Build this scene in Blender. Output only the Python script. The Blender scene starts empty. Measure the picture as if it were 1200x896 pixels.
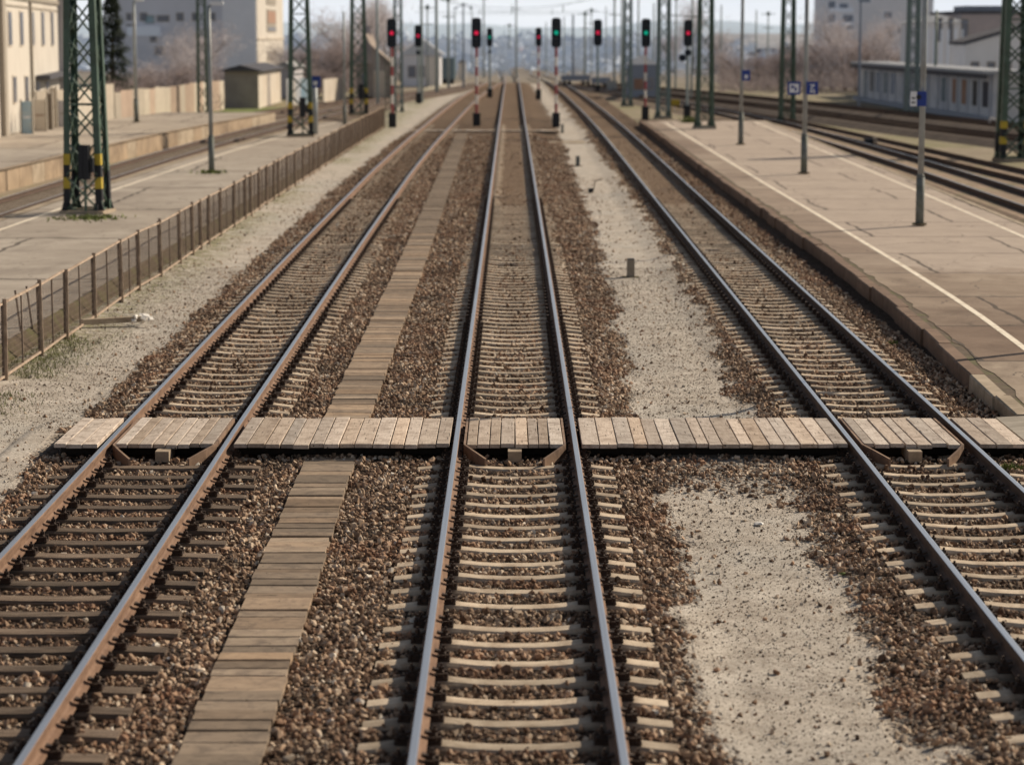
import bpy, bmesh, math, random
import numpy as np
from mathutils import Vector, Matrix, Euler

random.seed(7); np.random.seed(7)
R = math.radians
scene = bpy.context.scene
COL = scene.collection

# ------------------------------------------------------------------ camera
F = 2750.0 / 1200.0            # focal length in image widths
TILT = 0.14729
CAM_H = 5.09

def at(px, py, z=0.0):
    """ground point of the plane of height z seen at a place of the photograph (1200 x 896)"""
    u = (px - 600) / 2750; v = (py - 448) / 2750
    c, s = math.cos(TILT), math.sin(TILT)
    t = (z - CAM_H) / (-s - v * c)
    return Vector((u * t, (c - v * s) * t, z))

def zat(py, D):
    v = (py - 448) / 2750; c, s = math.cos(TILT), math.sin(TILT)
    return CAM_H + D * (-s - v * c) / (c - v * s)

def xat(px, D):
    return (px - 600) / 2750 * D / (math.cos(TILT) + 0.147 * math.sin(TILT))

cam_d = bpy.data.cameras.new('camera')
cam = bpy.data.objects.new('camera', cam_d); COL.objects.link(cam)
cam.location = (0, 0, CAM_H)
cam.rotation_euler = (math.pi / 2 - TILT, 0, 0)
cam_d.sensor_width = 36; cam_d.lens = 36 * F
cam_d.clip_start = 0.1; cam_d.clip_end = 12000
cam_d.dof.use_dof = True; cam_d.dof.focus_distance = 29.0; cam_d.dof.aperture_fstop = 1.4
scene.camera = cam

# ------------------------------------------------------------------ light
EL, AZ = R(33), R(35)                       # azimuth: from +X towards +Y
S = Vector((math.cos(EL) * math.cos(AZ), math.cos(EL) * math.sin(AZ), math.sin(EL)))
sd = bpy.data.lights.new('sun', 'SUN'); sd.energy = 5.0; sd.angle = R(0.5); sd.color = (1.0, 0.86, 0.675)
so = bpy.data.objects.new('sun', sd); COL.objects.link(so)
so.rotation_euler = S.to_track_quat('Z', 'Y').to_euler(); so.location = (60, 40, 60)

w = bpy.data.worlds.new('World'); scene.world = w; w.use_nodes = True
nt = w.node_tree; nt.nodes.clear()
sky = nt.nodes.new('ShaderNodeTexSky'); sky.sky_type = 'NISHITA'; sky.sun_disc = False
sky.sun_elevation = EL; sky.sun_rotation = math.pi / 2 - AZ
sky.air_density = 1.0; sky.dust_density = 1.2; sky.ozone_density = 1.2
bg = nt.nodes.new('ShaderNodeBackground'); bg.inputs['Strength'].default_value = 0.066
hs = nt.nodes.new('ShaderNodeHueSaturation'); hs.inputs['Saturation'].default_value = 0.6
out = nt.nodes.new('ShaderNodeOutputWorld')
nt.links.new(sky.outputs[0], hs.inputs['Color']); 
wtc = nt.nodes.new('ShaderNodeTexCoord'); wsx = nt.nodes.new('ShaderNodeSeparateXYZ'); nt.links.new(wtc.outputs['Generated'], wsx.inputs[0])
wmr = nt.nodes.new('ShaderNodeMapRange'); wmr.interpolation_type = 'SMOOTHSTEP'
wmr.inputs['From Min'].default_value = 0.14; wmr.inputs['From Max'].default_value = 0.02; wmr.inputs['To Min'].default_value = 0; wmr.inputs['To Max'].default_value = 0.95
nt.links.new(wsx.outputs['Z'], wmr.inputs['Value'])
wno = nt.nodes.new('ShaderNodeTexNoise'); wno.inputs['Scale'].default_value = 6; wno.inputs['Detail'].default_value = 6
wmp = nt.nodes.new('ShaderNodeMapping'); wmp.inputs['Scale'].default_value = (1, 1, 5); nt.links.new(wtc.outputs['Generated'], wmp.inputs[0]); nt.links.new(wmp.outputs[0], wno.inputs['Vector'])
wcr = nt.nodes.new('ShaderNodeValToRGB'); wcr.color_ramp.elements[0].position = .35; wcr.color_ramp.elements[0].color = (12.3, 13.1, 14.4, 1); wcr.color_ramp.elements[1].position = .65; wcr.color_ramp.elements[1].color = (13.9, 14.4, 15.0, 1)
nt.links.new(wno.outputs['Fac'], wcr.inputs[0])
wmx = nt.nodes.new('ShaderNodeMix'); wmx.data_type = 'RGBA'; nt.links.new(wmr.outputs[0], wmx.inputs[0]); nt.links.new(hs.outputs[0], wmx.inputs[6]); nt.links.new(wcr.outputs[0], wmx.inputs[7])
nt.links.new(wmx.outputs[2], bg.inputs[0]); nt.links.new(bg.outputs[0], out.inputs[0])
scene.view_settings.view_transform = 'Standard'; scene.view_settings.look = 'None'
scene.view_settings.exposure = 0; scene.view_settings.gamma = 1
scene.render.engine = 'CYCLES'
scene.cycles.max_bounces = 5; scene.cycles.diffuse_bounces = 3; scene.cycles.use_denoising = True

# ------------------------------------------------------------------ materials
class N:
    """small node builder"""
    def __init__(s, name):
        s.m = bpy.data.materials.new(name); s.m.use_nodes = True
        s.t = s.m.node_tree; s.t.nodes.clear()
        s.out = s.t.nodes.new('ShaderNodeOutputMaterial')
        s.b = s.t.nodes.new('ShaderNodeBsdfPrincipled')
        s.t.links.new(s.b.outputs[0], s.out.inputs[0])
        s.tc = s.t.nodes.new('ShaderNodeTexCoord')
        s.co = s.tc.outputs['Object']
    def link(s, a, b): s.t.links.new(a, b)
    def set(s, sock, v):
        if hasattr(v, 'is_linked') or isinstance(v, bpy.types.NodeSocket): s.link(v, sock)
        else:
            if isinstance(v, (tuple, list)) and len(v) == 3 and sock.type == 'RGBA': v = (*v, 1)
            sock.default_value = v
    def mapping(s, scale=(1, 1, 1), loc=(0, 0, 0), co=None, rnd=False):
        n = s.t.nodes.new('ShaderNodeMapping'); s.link(co or s.co, n.inputs[0])
        n.inputs['Scale'].default_value = scale; n.inputs['Location'].default_value = loc
        if rnd:
            oi = s.t.nodes.new('ShaderNodeObjectInfo')
            mu = s.math('MULTIPLY', oi.outputs['Random'], 57.0)
            cx = s.t.nodes.new('ShaderNodeCombineXYZ')
            for i in range(3): s.link(mu, cx.inputs[i])
            s.link(cx.outputs[0], n.inputs['Location'])
        return n.outputs[0]
    def noise(s, scale, co=None, detail=5, rough=0.6, dist=0.0):
        n = s.t.nodes.new('ShaderNodeTexNoise'); s.link(co or s.co, n.inputs['Vector'])
        n.inputs['Scale'].default_value = scale; n.inputs['Detail'].default_value = detail
        n.inputs['Roughness'].default_value = rough; n.inputs['Distortion'].default_value = dist
        return n.outputs['Fac']
    def voro(s, scale, co=None, feature='F1', out='Distance', rnd=1.0):
        n = s.t.nodes.new('ShaderNodeTexVoronoi'); s.link(co or s.co, n.inputs['Vector'])
        n.feature = feature; n.inputs['Scale'].default_value = scale; n.inputs['Randomness'].default_value = rnd
        return n.outputs[out]
    def math(s, op, a, b=0.0, clamp=False):
        n = s.t.nodes.new('ShaderNodeMath'); n.operation = op; n.use_clamp = clamp
        s.set(n.inputs[0], a); s.set(n.inputs[1], b); return n.outputs[0]
    def ramp(s, fac, stops):
        n = s.t.nodes.new('ShaderNodeValToRGB'); e = n.color_ramp.elements
        while len(e) < len(stops): e.new(0.5)
        for el, (p, c) in zip(e, stops):
            el.position = p
            el.color = (c, c, c, 1) if isinstance(c, (int, float)) else (*c, 1)
        s.link(fac, n.inputs[0]); return n.outputs[0]
    def mix(s, fac, a, b, mode='MIX'):
        n = s.t.nodes.new('ShaderNodeMix'); n.data_type = 'RGBA'; n.blend_type = mode; n.clamp_factor = True
        s.set(n.inputs[0], fac); s.set(n.inputs[6], a); s.set(n.inputs[7], b); return n.outputs[2]
    def attr(s, name):
        n = s.t.nodes.new('ShaderNodeAttribute'); n.attribute_name = name; return n.outputs['Fac']
    def rand(s):
        return s.t.nodes.new('ShaderNodeObjectInfo').outputs['Random']
    def bump(s, h, strength=0.5, dist=0.02):
        n = s.t.nodes.new('ShaderNodeBump'); n.inputs['Strength'].default_value = strength
        n.inputs['Distance'].default_value = dist; s.link(h, n.inputs['Height'])
        s.link(n.outputs[0], s.b.inputs['Normal']); return n.outputs[0]
    def done(s, color, rough=0.85, metal=0.0, spec=0.3):
        s.set(s.b.inputs['Base Color'], color); s.set(s.b.inputs['Roughness'], rough)
        s.set(s.b.inputs['Metallic'], metal); s.b.inputs['Specular IOR Level'].default_value = spec
        return s.m

def sc_(c, k): return tuple(min(1, x * k) for x in c)

HAZE_GLOW = {'haze_far': (0.125, 0.145, 0.17)}
def basic(name, c, var=0.25, scale=3.0, rough=0.8, metal=0.0, bump=0.15, bd=0.01, dirt=None, rnd=0.0, stretch=(1, 1, 1), spec=0.3, haze_glow=None):
    n = N(name); co = n.mapping(stretch, rnd=True)
    f = n.noise(scale, co, 6, 0.65)
    col = n.ramp(f, [(0.25, sc_(c, 1 - var)), (0.75, sc_(c, 1 + var))])
    if dirt:
        g = n.noise(scale * 0.35, co, 4, 0.7, 0.5)
        col = n.mix(n.ramp(g, [(0.48, 0.0), (0.66, 0.8)]), col, dirt)
    if rnd:
        col = n.mix(1.0, col, n.ramp(n.rand(), [(0, 1 - rnd), (1, 1.0)]), 'MULTIPLY')
    n.bump(f, bump, bd)
    if haze_glow: n.b.inputs['Emission Color'].default_value = (*haze_glow, 1); n.b.inputs['Emission Strength'].default_value = 1.0  # faint glow added to far materials, standing in for haze
    return n.done(col, rough, metal, spec)

M = {}
def concrete_sleeper():
    n = N('sleeper_concrete'); co = n.mapping((1, 1, 1), rnd=True)
    f = n.noise(9, co, 8, 0.7)
    col = n.ramp(f, [(0.25, (0.52, 0.41, 0.3)), (0.75, (0.76, 0.64, 0.495))])
    st = n.noise(2.2, co, 5, 0.7, 1.0)
    col = n.mix(n.ramp(st, [(0.45, 0.0), (0.7, 0.75)]), col, (0.25, 0.175, 0.115))
    col = n.mix(1.0, col, n.ramp(n.rand(), [(0, 0.58), (0.6, .9), (1, 1.0)]), 'MULTIPLY')
    # dirt near rail seats (rail grease)
    sx = n.t.nodes.new('ShaderNodeSeparateXYZ'); n.link(n.co, sx.inputs[0])
    d = n.math('ABSOLUTE', n.math('SUBTRACT', n.math('ABSOLUTE', sx.outputs[0]), 0.75))
    col = n.mix(n.math('SUBTRACT', 0.95, n.math('MULTIPLY', d, 4.0), True), col, (0.06, 0.04, 0.03))
    n.bump(n.noise(60, co, 4, 0.7), 0.35, 0.006)
    return n.done(col, 0.9)
M['conc_sl'] = concrete_sleeper()
def wood_sleeper():
    n = N('sleeper_wood'); co = n.mapping((0.6, 14, 14), rnd=True)
    f = n.noise(4, co, 8, 0.7)
    col = n.ramp(f, [(0.32, (0.04, 0.028, 0.02)), (0.5, (0.17, 0.122, 0.088)), (0.72, (0.36, 0.28, 0.21))])
    col = n.mix(1.0, col, n.ramp(n.rand(), [(0, 0.55), (1, 1.15)]), 'MULTIPLY')
    n.bump(f, 0.8, 0.012)
    return n.done(col, 0.9)
M['wood_sl'] = wood_sleeper()
def plank_mat(name, a, b, dark, axis, rnd_lo=0.7):
    n = N(name); sc = (9, 0.7, 9) if axis == 'y' else (0.7, 9, 9)
    co = n.mapping(sc, rnd=True)
    f = n.noise(5, co, 8, 0.72)
    col = n.ramp(f, [(0.28, a), (0.72, b)])
    co2 = n.mapping((1, 1, 1), rnd=True)
    g = n.noise(4.5, co2, 6, 0.75, 0.6)
    col = n.mix(n.ramp(g, [(0.46, 0.0), (0.66, 0.8)]), col, dark)
    crack = n.noise(3.2, n.mapping((14, 1.0, 14) if axis == 'y' else (1.0, 14, 14), rnd=True), 3, 0.5)
    col = n.mix(n.ramp(crack, [(0.30, 0.85), (0.36, 0.0)]), col, (0.05, 0.038, 0.03))
    nails = n.voro(7, co2)
    col = n.mix(n.ramp(nails, [(0.05, 0.9), (0.09, 0.0)]), col, (0.03, 0.025, 0.02))
    rr = n.rand()
    r2 = n.math('FRACT', n.math('MULTIPLY', rr, 7.31))
    col = n.mix(1.0, col, n.ramp(r2, [(0, (1.0, 0.92, 0.83)), (0.35, (1.0, 0.98, 0.96)), (0.7, (0.94, 0.96, 0.98)), (1, (1.0, 0.95, 0.9))]), 'MULTIPLY')
    col = n.mix(1.0, col, n.ramp(rr, [(0, rnd_lo), (1, 1.12)]), 'MULTIPLY')
    n.bump(f, 0.5, 0.006)
    return n.done(col, 0.85)
M['deck'] = plank_mat('deck_board', (0.5, 0.405, 0.33), (0.77, 0.675, 0.58), (0.3, 0.23, 0.18), 'y', 0.64)
M['walk'] = plank_mat('walk_board', (0.28, 0.202, 0.14), (0.52, 0.405, 0.295), (0.2, 0.152, 0.115), 'x', 0.45)
M['beam'] = basic('deck_beam', (0.035, 0.026, 0.02), 0.4, 6)
M['beam_end'] = basic('beam_end_wood', (0.36, 0.28, 0.2), 0.3, 9, bump=0.4)
M['guard'] = basic('guard_steel', (0.3, 0.2, 0.14), 0.35, 5, 0.75, 0.2, dirt=(0.09, 0.055, 0.04))
def rail_side():
    n = N('rail_rust'); co = n.mapping((1, 0.25, 1))
    f = n.noise(11, co, 7, 0.7)
    col = n.ramp(f, [(0.28, (0.11, 0.06, 0.038)), (0.5, (0.2, 0.118, 0.075)), (0.78, (0.3, 0.19, 0.125))])
    n.bump(f, 0.2, 0.004)
    return n.done(col, 0.8)
M['rust'] = rail_side()
def rail_dark():
    n = N('rail_brown_shaded'); co = n.mapping((1, 0.25, 1))
    f = n.noise(11, co, 7, 0.7)
    col = n.ramp(f, [(0.28, (0.05, 0.032, 0.025)), (0.5, (0.095, 0.06, 0.043)), (0.78, (0.15, 0.095, 0.065))])
    return n.done(col, 0.8)
M['rust_dark_shaded'] = rail_dark()  # darker copy of the rust; shade on the right-hand rail sides painted in
def rail_top():
    n = N('rail_polished'); co = n.mapping((14, 0.12, 1))
    f = n.noise(4, co, 4, 0.6)
    col = n.ramp(f, [(0.3, (0.5, 0.51, 0.54)), (0.7, (0.72, 0.735, 0.76))])
    return n.done(col, n.ramp(f, [(0.3, 0.36), (0.7, 0.26)]), 0.85, 0.5)
M['rail_top'] = rail_top()
M['clip'] = basic('fastening_iron', (0.055, 0.036, 0.027), 0.4, 20, 0.8, 0.1)
def stone_mat():
    n = N('ballast_stone'); r = n.rand()
    col = n.ramp(r, [(0.0, (0.085, 0.052, 0.034)), (0.25, (0.25, 0.158, 0.102)), (0.5, (0.43, 0.292, 0.195)),
                     (0.75, (0.56, 0.42, 0.3)), (0.95, (0.68, 0.555, 0.42)), (1.0, (0.82, 0.75, 0.64))])
    geo = n.t.nodes.new('ShaderNodeNewGeometry')
    f = n.noise(1.1, geo.outputs['Position'], 6, 0.7); g = n.noise(0.8, n.mapping((1, 1, 1), (31, 7, 0), geo.outputs['Position']), 5, 0.7)
    col = n.mix(n.ramp(f, [(0.5, 0.0), (0.64, 0.66)]), col, (0.33, 0.175, 0.105))
    col = n.mix(n.ramp(g, [(0.36, 0.6), (0.5, 0.0)]), col, (0.14, 0.1, 0.07))
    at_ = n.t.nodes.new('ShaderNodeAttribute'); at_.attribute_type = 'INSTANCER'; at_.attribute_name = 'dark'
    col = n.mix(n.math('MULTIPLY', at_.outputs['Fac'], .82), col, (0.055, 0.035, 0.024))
    return n.done(col, 0.9, 0, 0.25)
M['stone'] = stone_mat()
M['pebble'] = basic('pebble_stone', (0.2, 0.16, 0.12), 0.4, 2, 0.9)
def ground_mat():
    n = N('trackbed_ground')
    big = n.noise(0.35, None, 5, 0.6, 0.4); mid = n.noise(2.2, None, 7, 0.7); fine = n.noise(30, None, 8, 0.8); grit = n.voro(85)
    sand = n.ramp(mid, [(0.3, (0.34, 0.29, 0.24)), (0.5, (0.54, 0.48, 0.41)), (0.72, (0.7, 0.64, 0.56))])
    sand = n.mix(n.ramp(big, [(0.45, 0.0), (0.7, 0.6)]), sand, (0.5, 0.48, 0.44))
    sand = n.mix(n.ramp(fine, [(0.36, 0.85), (0.52, 0.0)]), sand, (0.17, 0.13, 0.095))
    sand = n.mix(n.ramp(n.noise(13, None, 5, 0.8), [(0.56, 0.0), (0.7, 0.7)]), sand, (0.22, 0.175, 0.135))
    gr = n.ramp(mid, [(0.3, (0.13, 0.13, 0.05)), (0.7, (0.24, 0.235, 0.1))])
    gmask = n.math('MULTIPLY', n.attr('grass'), n.ramp(n.noise(5, None, 6, 0.75), [(0.42, 0.0), (0.6, 1.0)]))
    sand = n.mix(gmask, sand, gr)
    v = n.voro(17, None, 'F1', 'Color'); vd = n.voro(17)
    sep = n.t.nodes.new('ShaderNodeSeparateColor'); n.link(v, sep.inputs[0])
    bal = n.ramp(sep.outputs[0], [(0, (0.05, 0.032, 0.022)), (0.5, (0.12, 0.08, 0.055)), (0.9, (0.2, 0.14, 0.1)), (1.0, (0.3, 0.24, 0.18))])
    bal = n.mix(n.ramp(vd, [(0.02, 0.0), (0.055, 0.55)]), bal, (0.045, 0.03, 0.022))
    bal = n.mix(n.ramp(mid, [(0.4, 0.0), (0.7, 0.45)]), bal, (0.15, 0.09, 0.06))
    far = n.ramp(n.noise(1.6, None, 6, 0.7), [(0.3, (0.235, 0.155, 0.102)), (0.7, (0.37, 0.27, 0.19))])
    bal = n.mix(n.attr('dirt'), bal, far)
    m = n.attr('ballast')
    col = n.mix(m, sand, bal)
    hb = n.mix(m, n.math('MULTIPLY', fine, 0.5), n.math('SUBTRACT', 1.0, n.math('MULTIPLY', vd, 9.0)))
    n.bump(hb, 0.9, 0.025)
    return n.done(col, 0.95, 0, 0.15)
M['trackbed'] = ground_mat()
def far_ground():
    n = N('yard_ground')
    a = n.noise(0.12, None, 5, 0.65, 0.6); b = n.noise(0.9, None, 7, 0.7); c = n.noise(14, None, 5, 0.7)
    col = n.ramp(b, [(0.25, (0.21, 0.165, 0.12)), (0.55, (0.33, 0.275, 0.2)), (0.8, (0.4, 0.34, 0.26))])
    col = n.mix(n.ramp(a, [(0.45, 0.0), (0.62, 0.75)]), col, (0.235, 0.225, 0.115))
    col = n.mix(n.ramp(c, [(0.3, 0.5), (0.5, 0.0)]), col, (0.12, 0.095, 0.07))
    sx = n.t.nodes.new('ShaderNodeSeparateXYZ'); n.link(n.co, sx.inputs[0])
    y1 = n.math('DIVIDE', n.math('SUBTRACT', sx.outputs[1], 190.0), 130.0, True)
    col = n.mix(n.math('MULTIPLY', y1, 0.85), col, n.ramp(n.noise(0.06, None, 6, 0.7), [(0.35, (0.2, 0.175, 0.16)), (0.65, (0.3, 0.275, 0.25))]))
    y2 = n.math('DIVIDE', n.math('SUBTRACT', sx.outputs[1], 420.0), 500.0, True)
    col = n.mix(y2, col, (0.44, 0.48, 0.53))  # ground pales with distance, haze painted into its colour
    n.bump(c, 0.5, 0.03)
    return n.done(col, 0.95, 0, 0.15)
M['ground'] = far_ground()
def ballast_strip():
    n = N('ballast_strip')
    b = n.noise(1.3, None, 7, 0.7); v = n.voro(14)
    col = n.ramp(b, [(0.25, (0.15, 0.11, 0.082)), (0.75, (0.28, 0.215, 0.165))])
    col = n.mix(n.ramp(v, [(0.02, 0.0), (0.06, 0.5)]), col, (0.05, 0.035, 0.028))
    n.bump(v, 0.8, 0.03)
    return n.done(col, 0.95, 0, 0.15)
M['strip'] = ballast_strip()
M['strip_dark'] = basic('dark_ballast', (0.15, 0.112, 0.085), 0.4, 2, 0.95, bump=.6)
M['strip_earth'] = basic('earthy_ballast', (0.3, 0.215, 0.152), 0.55, 2.2, 0.95, bump=.6, dirt=(0.22, 0.2, 0.11))
def asphalt(name, a, b, patch_a, patch_b, px, py, crackc=(0.06, 0.048, 0.04), far=None):
    n = N(name)
    f = n.noise(1.1, None, 7, 0.68); g = n.noise(45, None, 4, 0.7); big = n.noise(0.22, None, 4, 0.6, 0.8)
    co = n.mapping((px, py, 1))
    dn = n.t.nodes.new('ShaderNodeTexNoise'); n.link(n.co, dn.inputs['Vector']); dn.inputs['Scale'].default_value = 0.8; dn.inputs['Detail'].default_value = 6
    vm = n.t.nodes.new('ShaderNodeVectorMath'); vm.operation = 'MULTIPLY_ADD'
    n.link(dn.outputs['Color'], vm.inputs[0]); vm.inputs[1].default_value = (0.05, 0.05, 0); n.link(co, vm.inputs[2])
    br = n.t.nodes.new('ShaderNodeTexBrick'); n.link(vm.outputs[0], br.inputs['Vector'])
    br.inputs['Scale'].default_value = 1.0; br.inputs['Mortar Size'].default_value = 0.006; br.inputs['Brick Width'].default_value = 0.6; br.inputs['Row Height'].default_value = 0.5
    br.inputs['Color1'].default_value = (0, 0, 0, 1); br.inputs['Color2'].default_value = (1, 1, 1, 1); br.inputs['Bias'].default_value = 0.0
    br.inputs['Mortar'].default_value = (0.5, 0.5, 0.5, 1); br.offset = 0.37
    col = n.ramp(f, [(0.25, a), (0.75, b)])
    pc = n.ramp(f, [(0.25, patch_a), (0.75, patch_b)])
    sepb = n.t.nodes.new('ShaderNodeSeparateColor'); n.link(br.outputs['Color'], sepb.inputs[0])
    col = n.mix(sepb.outputs[0], col, pc)
    col = n.mix(n.ramp(big, [(0.4, 0.0), (0.65, 0.6)]), col, sc_(a, 0.85))
    st_ = n.noise(0.9, n.mapping((1.0, .5, 1), (9, 4, 0)), 7, 0.75, 0.4)
    col = n.mix(n.ramp(st_, [(0.5, 0.0), (0.7, 0.55)]), col, sc_(a, 0.6))
    wv = n.t.nodes.new('ShaderNodeVectorMath'); wv.operation = 'MULTIPLY_ADD'
    n.link(dn.outputs['Color'], wv.inputs[0]); wv.inputs[1].default_value = (1.6, 1.6, 0); n.link(n.mapping((1, 0.6, 1)), wv.inputs[2])
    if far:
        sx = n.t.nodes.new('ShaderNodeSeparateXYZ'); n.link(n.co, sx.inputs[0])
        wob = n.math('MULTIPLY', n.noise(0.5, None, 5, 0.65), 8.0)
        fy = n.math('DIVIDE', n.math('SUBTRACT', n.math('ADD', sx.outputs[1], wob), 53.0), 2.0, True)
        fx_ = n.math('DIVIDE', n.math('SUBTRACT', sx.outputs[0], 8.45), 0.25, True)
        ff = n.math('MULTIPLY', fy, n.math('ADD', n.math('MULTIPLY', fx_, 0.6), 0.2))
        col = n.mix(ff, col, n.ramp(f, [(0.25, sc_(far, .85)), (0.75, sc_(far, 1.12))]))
    ck = n.voro(0.42, wv.outputs[0], 'DISTANCE_TO_EDGE')
    col = n.mix(n.math('MULTIPLY', n.ramp(ck, [(0.0, 0.8), (0.008, 0.0)]), n.ramp(n.noise(0.5, None, 3), [(0.42, 0.0), (0.55, 1.0)])), col, crackc)
    col = n.mix(n.math('MULTIPLY', br.outputs['Fac'], 0.8), col, crackc)
    col = n.mix(n.ramp(g, [(0.3, 0.35), (0.5, 0.0)]), col, sc_(a, 0.55))
    n.bump(g, 0.25, 0.008)
    return n.done(col, 0.9, 0, 0.2)
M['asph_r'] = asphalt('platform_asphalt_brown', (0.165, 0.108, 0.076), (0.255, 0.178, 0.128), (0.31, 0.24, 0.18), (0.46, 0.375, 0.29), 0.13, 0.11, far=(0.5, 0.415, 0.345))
M['asph_l'] = asphalt('platform_asphalt_grey', (0.34, 0.285, 0.235), (0.47, 0.41, 0.34), (0.38, 0.33, 0.275), (0.54, 0.475, 0.4), 0.1, 0.05)
M['kerb'] = basic('kerb_stone', (0.22, 0.145, 0.1), 0.35, 3, 0.9, bump=0.4, dirt=(0.17, 0.11, 0.075), rnd=0.16)
M['kerb_pale'] = basic('kerb_pale_stone', (0.42, 0.34, 0.25), 0.25, 3, 0.9, bump=0.4, dirt=(0.2, 0.15, 0.1))
M['stonewall'] = basic('platform_edge_wall', (0.38, 0.285, 0.195), 0.3, 1.2, 0.9, bump=0.4, dirt=(0.2, 0.145, 0.1))
M['soil'] = basic('dark_soil', (0.12, 0.088, 0.06), 0.5, 6, 0.95, bump=0.6, dirt=(0.13, 0.13, 0.05))
M['paint'] = basic('white_line_paint', (0.85, 0.76, 0.62), 0.15, 8, 0.8, dirt=(0.55, 0.45, 0.34))
M['white'] = basic('white_paint', (0.78, 0.74, 0.68), 0.1, 4, 0.6)
M['conc'] = basic('weathered_concrete', (0.36, 0.32, 0.265), 0.25, 4, 0.9, bump=0.3, dirt=(0.22, 0.19, 0.15))
M['fence_post'] = basic('fence_iron', (0.47, 0.36, 0.27), 0.35, 8, 0.8, 0.1, dirt=(0.28, 0.2, 0.145))
M['fence_rod'] = basic('fence_dark_iron', (0.17, 0.125, 0.095), 0.3, 8, 0.8)
M['wire'] = basic('fence_wire', (0.24, 0.175, 0.13), 0.3, 8, 0.8)
M['mast'] = basic('mast_green', (0.065, 0.112, 0.082), 0.25, 3, 0.5, dirt=(0.04, 0.06, 0.04), spec=0.5)
M['mast_far'] = basic('mast_green_pale', (0.1, 0.145, 0.115), 0.25, 3, 0.7, haze_glow=(0.02, 0.022, 0.026))
M['mast_grey'] = basic('mast_grey_green', (0.24, 0.28, 0.265), 0.2, 3, 0.7, haze_glow=(0.02, 0.022, 0.026))
M['yellow'] = basic('warning_yellow', (0.5, 0.37, 0.05), 0.2, 5, 0.7)
M['black'] = basic('black_paint', (0.022, 0.024, 0.03), 0.2, 5, 0.6)
M['sigblack'] = basic('signal_black', (0.022, 0.03, 0.045), 0.15, 5, 0.7, spec=0.2)
M['red'] = basic('red_paint', (0.34, 0.075, 0.08), 0.15, 5, 0.6)
M['lampgrey'] = basic('lamp_post_grey', (0.33, 0.36, 0.37), 0.15, 3, 0.5, 0.1, dirt=(0.25, 0.25, 0.24))
M['lampdark'] = basic('lamp_post_base', (0.17, 0.185, 0.175), 0.25, 4, 0.7, dirt=(0.1, 0.11, 0.06))
M['blue'] = basic('sign_blue', (0.025, 0.055, 0.27), 0.1, 4, 0.5)
M['signwhite'] = basic('sign_white', (0.75, 0.77, 0.8), 0.05, 4, 0.5)
M['glassdark'] = basic('dark_lens', (0.02, 0.02, 0.025), 0.1, 3, 0.15)
def glow(name, c, e):
    n = N(name); n.b.inputs['Emission Color'].default_value = (*c, 1); n.b.inputs['Emission Strength'].default_value = e
    return n.done(c, 0.4)
M['lit_red'] = glow('lit_red_lens', (0.75, 0.015, 0.07), 0.75)
M['lit_green'] = glow('lit_green_lens', (0.0, 0.4, 0.25), 0.75)
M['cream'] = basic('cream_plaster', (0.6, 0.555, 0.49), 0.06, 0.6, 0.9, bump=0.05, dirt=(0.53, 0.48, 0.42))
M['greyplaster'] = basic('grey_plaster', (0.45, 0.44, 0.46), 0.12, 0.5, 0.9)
M['lilac'] = basic('lilac_grey_wall', (0.6, 0.62, 0.66), 0.1, 0.3, 0.9, dirt=(0.6, 0.6, 0.63), haze_glow=(0.045, 0.048, 0.056))
M['block'] = basic('apartment_grey', (0.5, 0.505, 0.55), 0.12, 0.3, 0.9, haze_glow=(0.045, 0.048, 0.056))
M['pale_block'] = basic('apartment_pale', (0.58, 0.57, 0.58), 0.1, 0.3, 0.9, haze_glow=(0.045, 0.048, 0.056))
M['beige'] = basic('beige_render', (0.6, 0.535, 0.45), 0.1, 0.8, 0.9, dirt=(0.5, 0.42, 0.33))
M['loggia'] = basic('loggia_brown', (0.36, 0.22, 0.16), 0.2, 1, 0.9)
M['window'] = basic('window_dark', (0.075, 0.08, 0.1), 0.2, 1, 0.3, haze_glow=(0.03, 0.032, 0.038))
M['window_pale'] = basic('window_pale_blue', (0.3, 0.42, 0.47), 0.2, 1, 0.3)  # pane of plain pale blue
M['winframe'] = basic('window_frame', (0.33, 0.29, 0.24), 0.1, 1, 0.8)
M['roof'] = basic('roof_grey', (0.3, 0.3, 0.3), 0.15, 1, 0.9)
M['roof_dark'] = basic('roof_dark', (0.085, 0.085, 0.1), 0.2, 1, 0.9)
M['roof_brown'] = basic('roof_brown', (0.3, 0.235, 0.185), 0.2, 1, 0.9, dirt=(0.2, 0.16, 0.14), haze_glow=(0.02, 0.022, 0.026))
M['roof_pale'] = basic('roof_pale', (0.3, 0.31, 0.33), 0.12, 1, 0.9, haze_glow=(0.02, 0.022, 0.026))
M['shade_wall'] = basic('shed_brown_grey', (0.33, 0.295, 0.27), 0.2, 1, 0.9)  # brown-grey of shaded fronts, shade put into the colour
M['shed_blue'] = basic('shed_blue_grey', (0.46, 0.465, 0.485), 0.2, 0.5, 0.9, dirt=(0.25, 0.27, 0.32), haze_glow=(0.02, 0.022, 0.026))
M['pink'] = basic('pink_panel', (0.48, 0.36, 0.28), 0.15, 1.5, 0.9, rnd=0.3)
M['panel'] = basic('concrete_panel', (0.52, 0.45, 0.365), 0.15, 1.5, 0.9, rnd=0.25)
M['slat'] = basic('brown_slat', (0.2, 0.165, 0.13), 0.2, 3, 0.9)
M['bluedoor'] = basic('pale_blue_paint', (0.34, 0.5, 0.62), 0.15, 2, 0.8, dirt=(0.5, 0.55, 0.55))
M['brick'] = basic('brown_brick', (0.25, 0.19, 0.165), 0.15, 1, 0.9, haze_glow=(0.045, 0.048, 0.056))
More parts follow.
